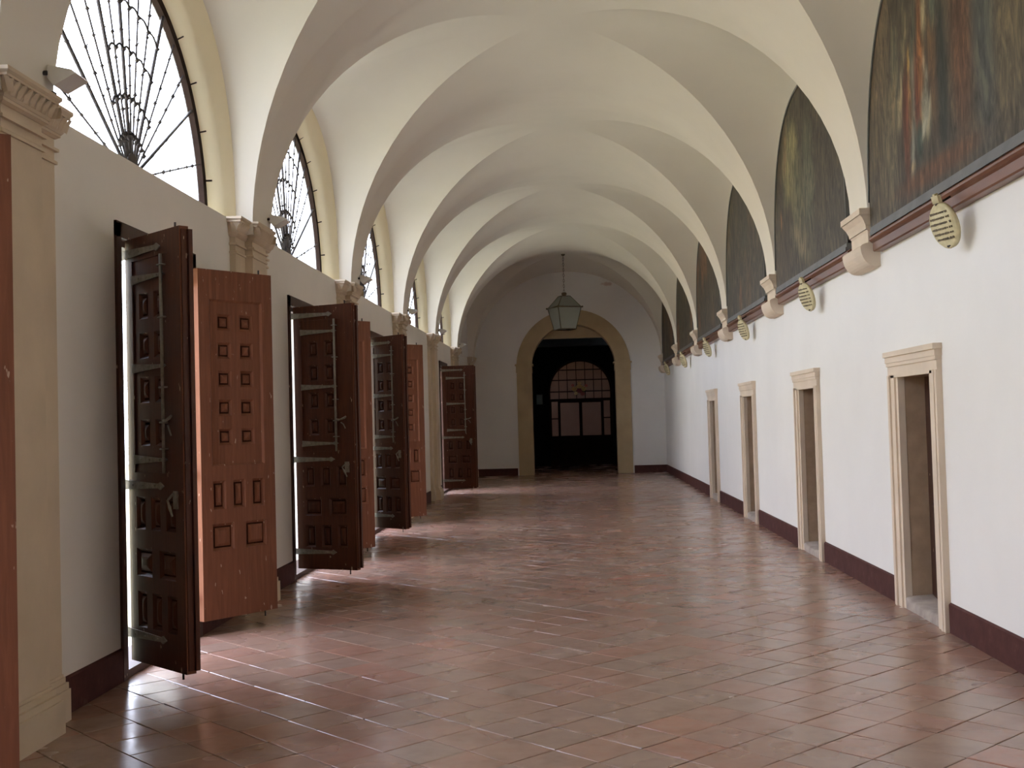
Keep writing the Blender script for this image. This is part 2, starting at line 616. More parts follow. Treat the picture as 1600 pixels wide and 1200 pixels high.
DOOR_BAYS = [0, 1, 2, 3, 5]    # doorways, all standing open
WIN_BAYS = [-1, 0, 1, 2, 3, 4, 5]
DH, DT = 0.74, 2.86                   # half width and top of the doorway hole in the wall
lw = MB()
holes = [(BC(k) - DH, BC(k) + DH, 0.0, DT) for k in DOOR_BAYS]
rect_hole_wall(lw, XL, (Y0, Y1), 0, SILL, holes)
rect_hole_wall(lw, XO, (Y0, Y1 + 0.3), -0.2, SILL - 0.06, [(a, b, -0.2, d) for a, b, c, d in holes])
for (a, b, za, zb) in holes:
    lw.quad((XL, a, 0), (XO, a, 0), (XO, a, zb), (XL, a, zb))
    lw.quad((XL, b, 0), (XO, b, 0), (XO, b, zb), (XL, b, zb))
    lw.quad((XL, a, zb), (XO, a, zb), (XO, b, zb), (XL, b, zb))
    lw.quad((XL, a, 0), (XO, a, 0), (XO, b, 0), (XL, b, 0))
# pieces of wall behind the springers
for k in range(kfirst - 1, klast + 1):
    ya = BC(k) + AY; yb = BC(k + 1) - AY
    if k == kfirst - 1: ya = Y0
    if k == klast: yb = Y1
    lw.quad((XL, ya, SILL - 0.3), (XL, yb, SILL - 0.3), (XL, yb, 6), (XL, ya, 6))
# thin cracks of the plaster joint: top sheet of sill between window and wall face
struct(lw.build('wall_left', 'wall_cream'))

WR = 1.62      # radius of the lunette opening at the window plane
WZ = 3.27
for n, k in enumerate(range(kfirst, klast + 1)):
    yc = BC(k)
    NA = 36
    rv = MB()
    outer, inner = [], []
    for i in range(NA + 1):
        t = PI * i / NA
        c = math.cos(t)
        inner.append((WX, yc + WR * c, WZ + WR * math.sin(t)))
        # matching point of the wall profile (same parameter)
        outer.append((XL, yc + AY * c, max(SILL, zW(abs(c)))))
    mid = [((WX * 0.3 + XL * 0.7), yc + (WR + 0.11) * math.cos(PI * i / NA), WZ + (WR + 0.09) * math.sin(PI * i / NA)) for i in range(NA + 1)]
    rv.grid([outer, mid, inner])
    rv.quad((XL, yc - AY, SILL), (XL, yc + AY, SILL), (WX, yc + WR, WZ), (WX, yc - WR, WZ))
    o = rv.build('trim_%d' % (n + 2), 'reveal' if k != 6 else 'plaster')
    struct(o)
    # outer masonry around the lunette
    om = MB()
    XQ = WX - 0.05
    a_, b_ = [], []
    for i in range(NA + 1):
        t = PI * i / NA
        c, s_ = math.cos(t), math.sin(t)
        a_.append((XQ, yc + WR * c, WZ + WR * s_))
        L_ = min((BAY / 2) / max(abs(c), 1e-6), (6.05 - WZ) / max(s_, 1e-6))
        b_.append((XQ, yc + L_ * c, WZ + L_ * s_))
    om.grid([a_, b_])
    om.grid([[(WX, p[1], p[2]) for p in a_], a_])
    om.grid([[(WX - 0.001, p[1], p[2]) for p in a_], [(WX - 0.001, p[1], p[2]) for p in b_]])
    om.quad((XO, yc - BAY / 2, WZ), (XO, yc + BAY / 2, WZ), (WX, yc + BAY / 2, WZ), (WX, yc - BAY / 2, WZ))
    om.quad((XO, yc - BAY / 2, SILL - 0.06), (XO, yc + BAY / 2, SILL - 0.06), (XO, yc + BAY / 2, WZ), (XO, yc - BAY / 2, WZ))
    struct(om.build('wall_outer', 'plaster'))

# blocked lunettes of the last bay and an unseen one behind the viewer, closed to cut light
for k in (6, -2):
    bl = MB()
    yc = BC(k)
    pts = [(WX - 0.02, yc + WR * math.cos(PI * i / 36), WZ + WR * math.sin(PI * i / 36)) for i in range(37)]
    bl.add(pts, [tuple(range(37))])
    struct(bl.build('wall_infill', 'plaster'))

# lunette windows with their iron fans
win_words = {1: 'nearest lunette window seen whole, above the first dark shutter'}
SPOKES = [17, 33, 44, 54, 64, 73, 82, 90, 98, 107, 116, 126, 136, 147, 163]


def make_window(k, n):
    yc = BC(k)
    root = empty('window_%d' % n, (WX, yc, WZ))
    struct(root)
    NA = 40
    ro, ri = WR + 0.01, WR - 0.065
    fr = MB()
    for (r0, r1) in ((ro, ri),):
        rows = []
        for i in range(NA + 1):
            t = PI * i / NA
            c, s_ = math.cos(t), math.sin(t)
            rows.append([(WX + 0.012, yc + ro * c, WZ + ro * s_), (WX + 0.012, yc + ri * c, WZ + ri * s_),
                         (WX - 0.045, yc + ri * c, WZ + ri * s_), (WX - 0.045, yc + ro * c, WZ + ro * s_),
                         (WX + 0.012, yc + ro * c, WZ + ro * s_)])
        fr.grid(rows, smooth=False)
    fr.box(WX - 0.06, WX + 0.012, yc - ri, yc + ri, WZ - 0.01, WZ + 0.03)
    f = fr.build('window_frame', 'frame_dark', root)
    nails = MB()
    for a in range(12, 180, 14):
        t = math.radians(a)
        nails.tube([(WX + 0.01, yc + (ro + 0.0) * math.cos(t), WZ + ro * math.sin(t)), (WX + 0.05, yc + (ro + 0.035) * math.cos(t), WZ + (ro + 0.035) * math.sin(t))], 0.008, 5)
    nails.build('nail', 'frame_dark', f)['kind'] = 'stuff'
    gl = MB()
    pts = [(WX - 0.035, yc + ri * math.cos(PI * i / 36), WZ + ri * math.sin(PI * i / 36)) for i in range(37)]
    gl.add(pts, [tuple(range(37))])
    gl.build('pane', 'pane', root)
    # fan
    hub = MB()
    hp = [(WX - 0.02, yc + 0.13 * math.cos(PI * i / 12), WZ + 0.02 + 0.18 * math.sin(PI * i / 12)) for i in range(13)]
    hp2 = [(WX + 0.01, p[1], p[2]) for p in hp]
    hub.add(hp + hp2, [tuple(range(13)), tuple(range(25, 12, -1))] + [(i, i + 1, 14 + i, 13 + i) for i in range(12)])
    hub.build('hub', 'iron', root)
    for a in SPOKES:
        t = math.radians(a)
        th = 0.022 if a in (33, 64, 98, 147, 116) else 0.012
        m = MB()
        p0 = Vector((WX - 0.005, yc + 0.10 * math.cos(t), WZ + 0.02 + 0.10 * math.sin(t)))
        p1 = Vector((WX - 0.005, yc + ri * math.cos(t), WZ + ri * math.sin(t)))
        m.tube([p0, p1], th * 0.6, 5)
        for q in range(1, 8):
            w = q / 8 + random.uniform(-0.02, 0.02)
            pp = p0.lerp(p1, w)
            m.knob(pp + Vector((0, random.uniform(-.008, .008), 0)), random.uniform(0.012, 0.021))
            if q % 2:
                m.tube([pp, pp + Vector((0.01, random.uniform(-.03, .03), random.uniform(0.0, .03)))], 0.004, 4)
        m.build('spoke', 'iron', root)
    for r, a0, a1 in ((0.30, 40, 140), (0.55, 50, 130), (0.88, 56, 124), (1.20, 60, 120)):
        m = MB()
        prev = None
        angs = [a for a in SPOKES if a0 <= a <= a1]
        for q in range(len(angs) - 1):
            pts = []
            for w in range(5):
                t = math.radians(angs[q] + (angs[q + 1] - angs[q]) * w / 4)
                rr2 = r + 0.03 * math.sin(PI * w / 4)
                pts.append((WX + 0.004, yc + rr2 * math.cos(t), WZ + 0.02 + rr2 * math.sin(t)))
            m.tube(pts, 0.009, 4)
            m.knob(pts[0], 0.022)
        m.knob(pts[-1], 0.022)
        m.build('scroll_ring', 'iron', root)


for n, k in enumerate(WIN_BAYS):
    make_window(k, n + 1)

# ------------------------------------------------------------------ door frames on the left (setting) and shutters (things)
def make_door_frame(k, n):
    yc = BC(k)
    root = empty('door_%d' % n, (XL, yc, 0)); struct(root)
    w, d = 0.055, 0.16
    for s in (-1, 1):
        m = MB()
        ya, yb = sorted((yc + s * (DH + 0.02), yc + s * (DH - w)))
        m.box(XL - d, XL + 0.018, ya, yb, 0, DT)
        m.build('frame_post', 'wood_frame', root)
    m = MB()
    m.box(XL - d, XL + 0.018, yc - DH - 0.02, yc + DH + 0.02, DT - 0.09, DT + 0.01)
    m.box(XL - d, XL - 0.03, yc - DH, yc + DH, DT - 0.13, DT - 0.09)
    m.build('frame_head', 'wood_frame', root)
    m = MB(); m.box(XL - 0.3, XL + 0.0, yc - DH + 0.05, yc + DH - 0.05, -0.005, 0.05)
    m.build('threshold', 'wood_frame', root)


for n, k in enumerate(DOOR_BAYS):
    make_door_frame(k, n + 1)

LW, LH, LT = 0.70, 2.63, 0.060


def face_cells(rects, front, mb):
    """paneled face of a leaf; rects=[(x0,x1,z0,z1,depth)], nested ones later"""
    xs = sorted({0, LW} | {r[0] for r in rects} | {r[1] for r in rects})
    zs = sorted({0, LH} | {r[2] for r in rects} | {r[3] for r in rects})
    def lev(x, z):
        d = 0
        for r in rects:
            if r[0] < x < r[1] and r[2] < z < r[3]: d = r[4]
        return d
    sg = -1 if front else 1
    Y = lambda d: sg * (LT / 2 - d)
    g = [[lev((xs[i] + xs[i + 1]) / 2, (zs[j] + zs[j + 1]) / 2) for j in range(len(zs) - 1)] for i in range(len(xs) - 1)]
    for i in range(len(xs) - 1):
        for j in range(len(zs) - 1):
            d = g[i][j]; y = Y(d)
            mb.quad((xs[i], y, zs[j]), (xs[i + 1], y, zs[j]), (xs[i + 1], y, zs[j + 1]), (xs[i], y, zs[j + 1]))
            if i + 1 < len(xs) - 1 and g[i + 1][j] != d:
                y2 = Y(g[i + 1][j])
                mb.quad((xs[i + 1], y, zs[j]), (xs[i + 1], y2, zs[j]), (xs[i + 1], y2, zs[j + 1]), (xs[i + 1], y, zs[j + 1]))
            if j + 1 < len(zs) - 1 and g[i][j + 1] != d:
                y2 = Y(g[i][j + 1])
                mb.quad((xs[i], y, zs[j + 1]), (xs[i + 1], y, zs[j + 1]), (xs[i + 1], y2, zs[j + 1]), (xs[i], y2, zs[j + 1]))


_panel_cache = {}


def raised_panel(w, h, mat):
    key = (round(w, 3), round(h, 3), mat)
    if key not in _panel_cache:
        m = MB()
        a, b = w / 2 - 0.003, h / 2 - 0.003
        a1, b1 = a - 0.016, b - 0.016
        a3, b3 = a1 - 0.010, b1 - 0.010
        a2, b2 = a3 - min(0.022, a3 * 0.55), b3 - min(0.022, b3 * 0.55)
        a4, b4 = a2 * 0.55, b2 * 0.55
        lv = [(a + 0.003, b + 0.003, -0.0185), (a1, b1, -0.001), (a3, b3, -0.001), (a3 - 0.002, b3 - 0.002, -0.006), (a2, b2, -0.016), (a4, b4, -0.019)]
        vs = []
        for (p, q, y) in lv:
            vs += [(-p, y, -q), (p, y, -q), (p, y, q), (-p, y, q)]
        NL = len(lv)
        fs = [(NL * 4 - 4, NL * 4 - 3, NL * 4 - 2, NL * 4 - 1)]
        for l in range(NL - 1):
            for i in range(4):
                j = (i + 1) % 4
                fs.append((l * 4 + i, l * 4 + j, l * 4 + 4 + j, l * 4 + 4 + i))
        m.add(vs, fs)
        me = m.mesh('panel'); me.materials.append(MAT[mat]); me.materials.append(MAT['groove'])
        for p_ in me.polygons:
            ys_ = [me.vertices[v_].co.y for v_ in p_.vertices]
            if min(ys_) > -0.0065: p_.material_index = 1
        _panel_cache[key] = me
    return _panel_cache[key]


def T(f): return LH * (1 - f)


def ext_layout():
    rects = [(0.10, LW - 0.10, T(0.565), T(0.085), 0.016)]
    pans = []
    for f in (0.150, 0.232, 0.314, 0.398, 0.482):
        for cx in (0.245, 0.455):
            pans.append((cx, T(f), 0.125, 0.125, 0.016))
    for cx in (0.165, 0.35, 0.535):
        pans.append((cx, T(0.648), 0.115, 0.215, 0))
    for cx in (0.195, 0.505):
        pans.append((cx, T(0.768), 0.20, 0.20, 0))
    for (cx, cz, w, h, base) in pans:
        rects.append((cx - w / 2, cx + w / 2, cz - h / 2, cz + h / 2, base + 0.020 if base else 0.024))
    return rects, pans


def int_layout():
    rects = [(0.09, LW - 0.15, T(0.555), T(0.055), 0.006)]
    pans = []
    for f in (0.165, 0.258, 0.362, 0.462):
        for cx in (0.225, 0.415):
            pans.append((cx, T(f), 0.115, 0.16, 0.006))
    for cx in (0.16, 0.35, 0.54):
        pans.append((cx, T(0.65), 0.115, 0.20, 0))
    for cx in (0.195, 0.49):
        pans.append((cx, T(0.765), 0.20, 0.17, 0))
    for cx in (0.16, 0.35, 0.54):
        pans.append((cx, T(0.875), 0.115, 0.22, 0))
    for (cx, cz, w, h, base) in pans:
        rects.append((cx - w / 2, cx + w / 2, cz - h / 2, cz + h / 2, base + 0.018 if base else 0.020))
    return rects, pans


def make_shutter(inside_front, name='shutter'):
    """local x from hinge to free edge, z up from the bottom; the camera looks at the -y face"""
    root = empty(name, (0, 0, 0))
    er, ep = ext_layout()
    ir, ip = int_layout()
    ysign_in = -1 if inside_front else 1
    m = MB(); face_cells(ir, inside_front, m)
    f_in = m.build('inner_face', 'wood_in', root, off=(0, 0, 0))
    m = MB(); face_cells(er, not inside_front, m)
    sg = 1 if inside_front else -1
    (x0, x1, z0, z1, dd) = er[0]
    yA, yB, e = sg * LT / 2, sg * (LT / 2 - dd + 0.0005), 0.016
    P = [(x0, yA, z0), (x1, yA, z0), (x1, yA, z1), (x0, yA, z1)]
    Q = [(x0 + e, yB, z0 + e), (x1 - e, yB, z0 + e), (x1 - e, yB, z1 - e), (x0 + e, yB, z1 - e)]
    for i in range(4):
        j = (i + 1) % 4
        m.quad(P[i], P[j], Q[j], Q[i])
    # the four edges of the leaf
    h = LT / 2
    m.quad((0, -h, 0), (0, h, 0), (0, h, LH), (0, -h, LH)); m.quad((LW, -h, 0), (LW, h, 0), (LW, h, LH), (LW, -h, LH))
    m.quad((0, -h, 0), (LW, -h, 0), (LW, h, 0), (0, h, 0)); m.quad((0, -h, LH), (LW, -h, LH), (LW, h, LH), (0, h, LH))
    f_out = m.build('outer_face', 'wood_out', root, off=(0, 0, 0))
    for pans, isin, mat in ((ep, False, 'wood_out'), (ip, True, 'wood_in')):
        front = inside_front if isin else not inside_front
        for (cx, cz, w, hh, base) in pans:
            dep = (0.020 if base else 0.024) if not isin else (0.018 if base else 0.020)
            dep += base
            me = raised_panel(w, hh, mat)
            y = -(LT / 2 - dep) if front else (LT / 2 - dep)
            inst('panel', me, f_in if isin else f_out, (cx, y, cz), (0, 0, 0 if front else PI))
    # iron work on the inside face
    ys = ysign_in * (LT / 2)
    yo = ysign_in * (LT / 2 + 0.008)
    def strap(f, x0, x1, h0, h1, rise=0.0):
        mm = MB()
        z = T(f)
        pr = [(x0, z - h0), (x0 + 0.08, z - h0 * 0.8), (x1 - 0.07, z - h1 + rise), (x1 - 0.045, z - h1 * 1.7 + rise), (x1, z + rise),
              (x1 - 0.045, z + h1 * 1.7 + rise), (x1 - 0.07, z + h1 + rise), (x0 + 0.08, z + h0 * 0.8), (x0, z + h0)]
        a, b = sorted((ys, yo))
        mm.prism(pr, a, b)
        for q in (0.25, 0.5, 0.8):
            mm.knob((x0 + (x1 - x0) * q, yo, z + rise * q), 0.008)
        mm.build('strap', 'strap', root, off=(0, 0, 0))
    for f in (0.035, 0.30 + 0.0, 0.585, 0.935):
        if f == 0.30: continue
        strap(f, -0.06, 0.47, 0.034, 0.014)
    for f in (0.10, 0.31, 0.525):
        strap(f, 0.085, 0.52, 0.030, 0.010)
    yr = ysign_in * (LT / 2 + 0.018)
    mm = MB()
    mm.tube([(0.50, yr, T(0.555)), (0.50, yr, T(0.055))], 0.011, 6)
    for f in (0.08, 0.2, 0.36, 0.44, 0.5):
        mm.tube([(0.475, ysign_in * LT / 2, T(f)), (0.475, yr + ysign_in * 0.01, T(f)), (0.525, yr + ysign_in * 0.01, T(f)), (0.525, ysign_in * LT / 2, T(f))], 0.006, 4)
    mm.build('bolt_rod', 'strap', root, off=(0, 0, 0))
    mm = MB()
    mm.tube([(0.50, yr, T(0.435)), (0.56, yr + ysign_in * 0.02, T(0.437)), (0.615, yr + ysign_in * 0.02, T(0.43)), (0.63, yr + ysign_in * 0.015, T(0.425))], [0.009, 0.008, 0.011, 0.008], 5)
    mm.tube([(0.56, yr, T(0.447)), (0.60, yr + ysign_in * 0.015, T(0.455)), (0.615, yr + ysign_in * 0.01, T(0.47))], 0.006, 5)
    mm.build('latch', 'strap', root, off=(0, 0, 0))
    mm = MB()
    a, b = sorted((ys, yo))
    mm.box(0.585, 0.635, a, b, T(0.635), T(0.595))
    mm.tube([(0.61, yr, T(0.60)), (0.575, yr + ysign_in * 0.02, T(0.615)), (0.60, yr + ysign_in * 0.02, T(0.63)), (0.63, yr + ysign_in * 0.02, T(0.65))], [0.008, 0.008, 0.01, 0.006], 5)
    mm.build('lock', 'strap', root, off=(0, 0, 0))
    # top bolt pin and foot bolt
    mm = MB()
    mm.tube([(LW - 0.10, 0, LH - 0.01), (LW - 0.10, 0, LH + 0.035)], 0.007, 5)
    mm.build('top_bolt', 'iron', root, off=(0, 0, 0))
    mm = MB()
    mm.tube([(LW - 0.10, 0, 0.01), (LW - 0.10, 0, -0.045)], 0.007, 5)
    mm.build('foot_bolt', 'iron', root, off=(0, 0, 0))
    if inside_front:
        mm = MB()
        mm.box(LW - 0.035, LW + 0.026, 0.018, LT / 2 + 0.014, 0.02, LH - 0.02)
        mm.box(LW - 0.012, LW + 0.010, -0.02, 0.014, 0.02, LH - 0.02)
        mm.build('astragal', 'wood_in', root, off=(0, 0, 0))
    return root


sh_in = make_shutter(True)
sh_out = make_shutter(False)
used = {'in': False, 'out': False}


def place_shutter(kind, hinge, free, label, group):
    src = sh_in if kind == 'in' else sh_out
    if used[kind]:
        o = copy_tree(src)
    else:
        o = src; used[kind] = True
    o.location = (hinge[0], hinge[1], 0.12)
    o.rotation_euler = (0, 0, math.atan2(free[1] - hinge[1], free[0] - hinge[0]))
    tag(o, label, 'shutter', group)
    return o


SHI = [  # bay, hinge, free, label   near-jamb leaves: their dark inner face towards us
    (1, (-2.775, 7.137), (-2.24, 6.64), 'dark brown panelled shutter with iron straps, nearest and largest of the dark ones'),
    (2, (-2.785, 11.530), (-2.15, 11.27), 'dark panelled shutter with pale iron straps, second dark one along the left wall'),
    (3, (-2.785, 15.93), (-2.24, 15.45), 'dark panelled shutter third along the left wall, in front of the third orange leaf'),
    (5, (-2.78, 24.70), (-2.15, 24.60), 'farthest dark shutter, standing beyond the last tall cream pilaster'),
]
SHO = [
    (0, (-2.79, 4.075), (-2.19, 4.54), 'reddish shutter leaf cut off by the left edge of the picture'),
    (1, (-2.79, 8.455), (-2.37, 9.05), 'red-brown shutter showing square raised panels, nearest one seen whole, before the second pilaster'),
    (2, (-2.79, 12.835), (-2.36, 13.39), 'narrow view of red-brown shutter right behind the second dark shutter'),
    (3, (-2.79, 17.215), (-2.33, 17.70), 'farthest red-brown shutter, between the third dark shutter and a cream pilaster'),
]
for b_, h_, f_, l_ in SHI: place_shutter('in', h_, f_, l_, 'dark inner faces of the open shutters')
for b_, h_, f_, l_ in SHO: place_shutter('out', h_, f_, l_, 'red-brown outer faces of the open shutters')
# far leaf of bay 5 and closed pair of bay 4
place_shutter('out', (-2.79, 25.975), (-2.34, 26.50), 'farthest shutter of all, just beyond the farthest dark shutter', 'red-brown outer faces of the open shutters')

# ------------------------------------------------------------------ pilasters
def make_pilaster(k, label):
    y = PY(k)
    root = empty('pilaster', (XL, y, 0), 0, label, 'pilaster', 'pilasters along the left wall')
    top = 3.27
    hw, hb = 0.215, 0.50          # half widths of front and backing
    xb, xf = XL + 0.05, XL + 0.115
    m = MB(); m.box(XL - 0.02, xb, y - hb, y + hb, 0, top); m.build('backing', 'stone', root)
    m = MB(); m.box(XL, xf, y - hw, y + hw, 0, top); m.build('shaft', 'stone', root)
    m = MB()
    for (dz0, dz1, e) in ((0, 0.17, 0.055), (0.17, 0.205, 0.042), (0.205, 0.235, 0.022), (0.235, 0.25, 0.010)):
        m.box(XL, xf + e, y - hw - e, y + hw + e, dz0, dz1)
        m.box(XL - 0.01, xb + e * 0.6, y - hb - e * 0.6, y + hb + e * 0.6, dz0, dz1)
    m.build('base', 'stone', root)
    # capital: fillets, frieze and cornice
    m = MB()
    def ring(z0, z1, e0, e1):
        for (xx, h) in ((xf, hw), (xb, hb)):
            a = [(XL, y - h - e0), (xx + e0, y - h - e0), (xx + e0, y + h + e0), (XL, y + h + e0)]
            b = [(XL, y - h - e1), (xx + e1, y - h - e1), (xx + e1, y + h + e1), (XL, y + h + e1)]
            vs = [(p[0], p[1], z0) for p in a] + [(p[0], p[1], z1) for p in b]
            m.add(vs, [(0, 1, 5, 4), (1, 2, 6, 5), (2, 3, 7, 6), (4, 5, 6, 7), (3, 2, 1, 0)])
    for (z0, z1, e0, e1) in ((3.010, 3.026, 0.013, 0.013), (3.026, 3.034, 0.013, 0.003), (3.080, 3.096, 0.020, 0.020), (3.096, 3.104, 0.020, 0.006),
                             (3.150, 3.160, 0.008, 0.022), (3.160, 3.176, 0.026, 0.026), (3.176, 3.190, 0.030, 0.040),
                             (3.190, 3.266, 0.032, 0.055), (3.266, 3.280, 0.066, 0.066), (3.280, 3.292, 0.068, 0.078), (3.292, 3.310, 0.078, 0.078)):
        ring(z0, z1, e0, e1)
    m.build('capital', 'stone', root)
    # carved leaves in the hollow of the cornice
    m = MB()
    def leaf(c, t, nrm):
        c = Vector(c); t = Vector(t); n = Vector(nrm); w = 0.027
        up = Vector((0, 0, 1))
        P = [c - t * w, c + t * w, c - t * w * 1.1 + up * 0.036 + n * 0.012, c + t * w * 1.1 + up * 0.036 + n * 0.012,
             c - t * w * 0.6 + up * 0.066 + n * 0.030, c + t * w * 0.6 + up * 0.066 + n * 0.030,
             c + n * 0.008, c + up * 0.036 + n * 0.026, c + up * 0.070 + n * 0.046]
        m.add(P, [(0, 6, 7, 2), (6, 1, 3, 7), (2, 7, 8, 4), (7, 3, 5, 8)])
    z = 3.192
    n_ = 8
    for i in range(n_):
        yy = y - hw - 0.05 + (2 * hw + 0.10) * (i + 0.5) / n_
        leaf((xf + 0.036, yy, z), (0, 1, 0), (1, 0, 0))
    for s in (-1, 1):
        for i in range(2):
            leaf((xb + 0.03 + 0.062 * (i + 0.5), y + s * (hw + 0.036), z), (1, 0, 0), (0, s, 0))
        for i in range(5):
            yy = y + s * (hw + 0.08 + (hb - hw) * (i + 0.5) / 5)
            leaf((xb + 0.036, yy, z), (0, 1, 0), (1, 0, 0))
        leaf((XL + 0.035, y + s * (hb + 0.036), z), (1, 0, 0), (0, s, 0))
    m.build('leaf_moulding', 'stone', root)['kind'] = 'stuff'
    return root


pl = ['tall cream pilaster with carved capital at the left edge of the picture',
      'cream pilaster whose capital shows above the nearest red-brown shutter',
      'cream pilaster behind the second dark shutter, capital beside the second lunette window',
      'cream pilaster with small capital above the third dark and red-brown shutters',
      'cream pilaster seen down to its foot between farthest red-brown and farthest dark shutter',
      'farthest whole pilaster, capital just above the farthest dark shutter']
for k in range(0, 7):
    make_pilaster(k, pl[k] if k < 6 else 'cream pilaster in the back left corner of the corridor')

# floodlights on the capitals
fll = ['white wedge-shaped floodlight on the nearest carved capital, against the bright window',
       'white floodlight on the second capital, in front of the second window hub',
       'small white floodlight on the third capital of the left row',
       'small white floodlight on the fourth capital of the left row',
       'tiny white floodlight on the fifth capital of the left row',
       'tiny white floodlight on the sixth and farthest capital of the left row']
for k in range(0, 6):
    y = PY(k) + 0.26
    x0 = XL + 0.14
    root = empty('floodlight', (x0, y, 3.31), 0, fll[k], 'lamp', 'floodlights on the left capitals')
    m = MB()
    # wedge: tall at the back, pointed in front
    pr = [(x0 + 0.02, 3.395), (x0 + 0.06, 3.345), (x0 + 0.175, 3.405), (x0 + 0.155, 3.425), (x0 + 0.03, 3.455)]
    m.prism(pr, y - 0.085, y + 0.085)
    m.build('housing', 'white_metal', root)
    m = MB()
    m.box(x0 - 0.05, x0 + 0.03, y - 0.02, y + 0.02, 3.3105, 3.335)
    m.box(x0 - 0.04, x0 - 0.02, y - 0.05, y + 0.05, 3.33, 3.44)
    m.tube([(x0 - 0.03, y - 0.09, 3.41), (x0 + 0.03, y - 0.09, 3.41)], 0.012, 6)
    m.tube([(x0 - 0.03, y + 0.02, 3.41), (x0 + 0.03, y + 0.02, 3.41)], 0.012, 6)
    m.build('bracket', 'iron', root)

# ------------------------------------------------------------------ right wall with four stone-framed doorways
RD = [8.765, 12.72, 16.92, 21.17]
OW, OZ = 0.41, 1.80     # half opening, opening top
rw = MB()
hl = [(y - OW, y + OW, 0, OZ) for y in RD]
rect_hole_wall(rw, XR, (Y0, Y1), 0, 6.0, hl)
rect_hole_wall(rw, XR + 0.75, (Y0 - 0.3, Y1), 0, 6.05, [])
struct(rw.build('wall_right', 'plaster'))
dlab = ['nearest', 'second', 'third', 'farthest']
for n, y in enumerate(RD):
    root = empty('door_%d' % (n + 1 + len(DOOR_BAYS)), (XR, y, 0)); struct(root)
    m = MB()
    D = 0.185
    for s in (-1, 1):
        rows = []
        for i in range(13):
            rows.append([(XR + D * j / 4, y + s * (OW + random.uniform(-.004, .004) - 0.01 * (j > 0)), OZ * i / 12) for j in range(5)])
        m.grid(rows)
    m.quad((XR, y - OW, OZ), (XR + D, y - OW, OZ), (XR + D, y + OW, OZ), (XR, y + OW, OZ))
    m.build('plaster_reveal', 'jamb', root)
    # leaf of the inner door, dark, set back in the opening
    m = MB()
    m.box(XR + D, XR + D + 0.05, y - OW - 0.02, y + OW + 0.02, 0, OZ + 0.02)
    for z0, z1 in ((0.2, 0.8), (0.95, 1.65)):
        m.box(XR + D - 0.012, XR + D, y - OW + 0.10, y + OW - 0.10, z0, z1)
    m.build('leaf', 'wood_frame', root)
    m = MB()
    N = 8
    rows = []
    for i in range(N + 1):
        yy = y - OW + 0.005 + (2 * OW - 0.01) * i / N
        zz = 0.095 - 0.03 * math.sin(PI * i / N) + random.uniform(-.004, .004)
        rows.append([(XR - 0.02, yy, -0.005), (XR - 0.02, yy, zz - 0.018), (XR - 0.002, yy, zz), (XR + D, yy, zz + 0.01)])
    m.grid(rows)
    m.build('step', 'step', root)
    # stone casing: stepped architrave
    for s in (-1, 1):
        m = MB()
        for (a, b, e) in ((0.0, 0.055, 0.022), (0.055, 0.15, 0.036), (0.15, 0.185, 0.050), (0.185, 0.225, 0.044)):
            ya, yb = sorted((y + s * (OW - 0.012 + a), y + s * (OW - 0.012 + b)))
            m.box(XR - e, XR + 0.03, ya, yb, 0, OZ + 0.02)
        m.build('casing', 'stone_pale', root)
    m = MB()
    for (a, b, e, ee) in ((0.0, 0.09, 0.036, 0.226), (0.09, 0.118, 0.046, 0.232), (0.118, 0.165, 0.052, 0.24), (0.165, 0.205, 0.066, 0.248)):
        m.box(XR - e, XR + 0.02, y - OW - ee + 0.012, y + OW + ee - 0.012, OZ + a, OZ + b)
    m.build('lintel', 'stone_pale', root)

# skirting boards
def skirting(name, segs, x=None, y=None):
    m = MB()
    for a, b in segs:
        if x is not None:
            s = 1 if x < 0 else -1
            x0, x1 = sorted((x - s * 0.01, x + s * 0.016))
            m.box(x0, x1, a, b, 0, 0.195)
            m.prism([(x + 0.0 * s, 0.195), (x + s * 0.016, 0.195), (x + s * 0.004, 0.207), (x, 0.207)], a, b)
        else:
            m.box(a, b, y - 0.016, y + 0.01, 0, 0.205)
    struct(m.build(name, 'skirting'))


segs = []
e = Y0
for y in RD:
    segs.append((e, y - OW - 0.215)); e = y + OW + 0.215
segs.append((e, Y1))
skirting('baseboard_right', segs, x=XR)
segs = []
for k in range(kfirst, klast + 1):
    a, b = PY(k - 1) + 0.59, PY(k) - 0.59
    if k in DOOR_BAYS:
        segs += [(a, BC(k) - DH - 0.02), (BC(k) + DH + 0.02, b)]
    else:
        segs.append((a, b))
skirting('baseboard_left', segs, x=XL)
skirting('baseboard_back', [(XL, -1.56), (1.67, XR)], y=Y1)

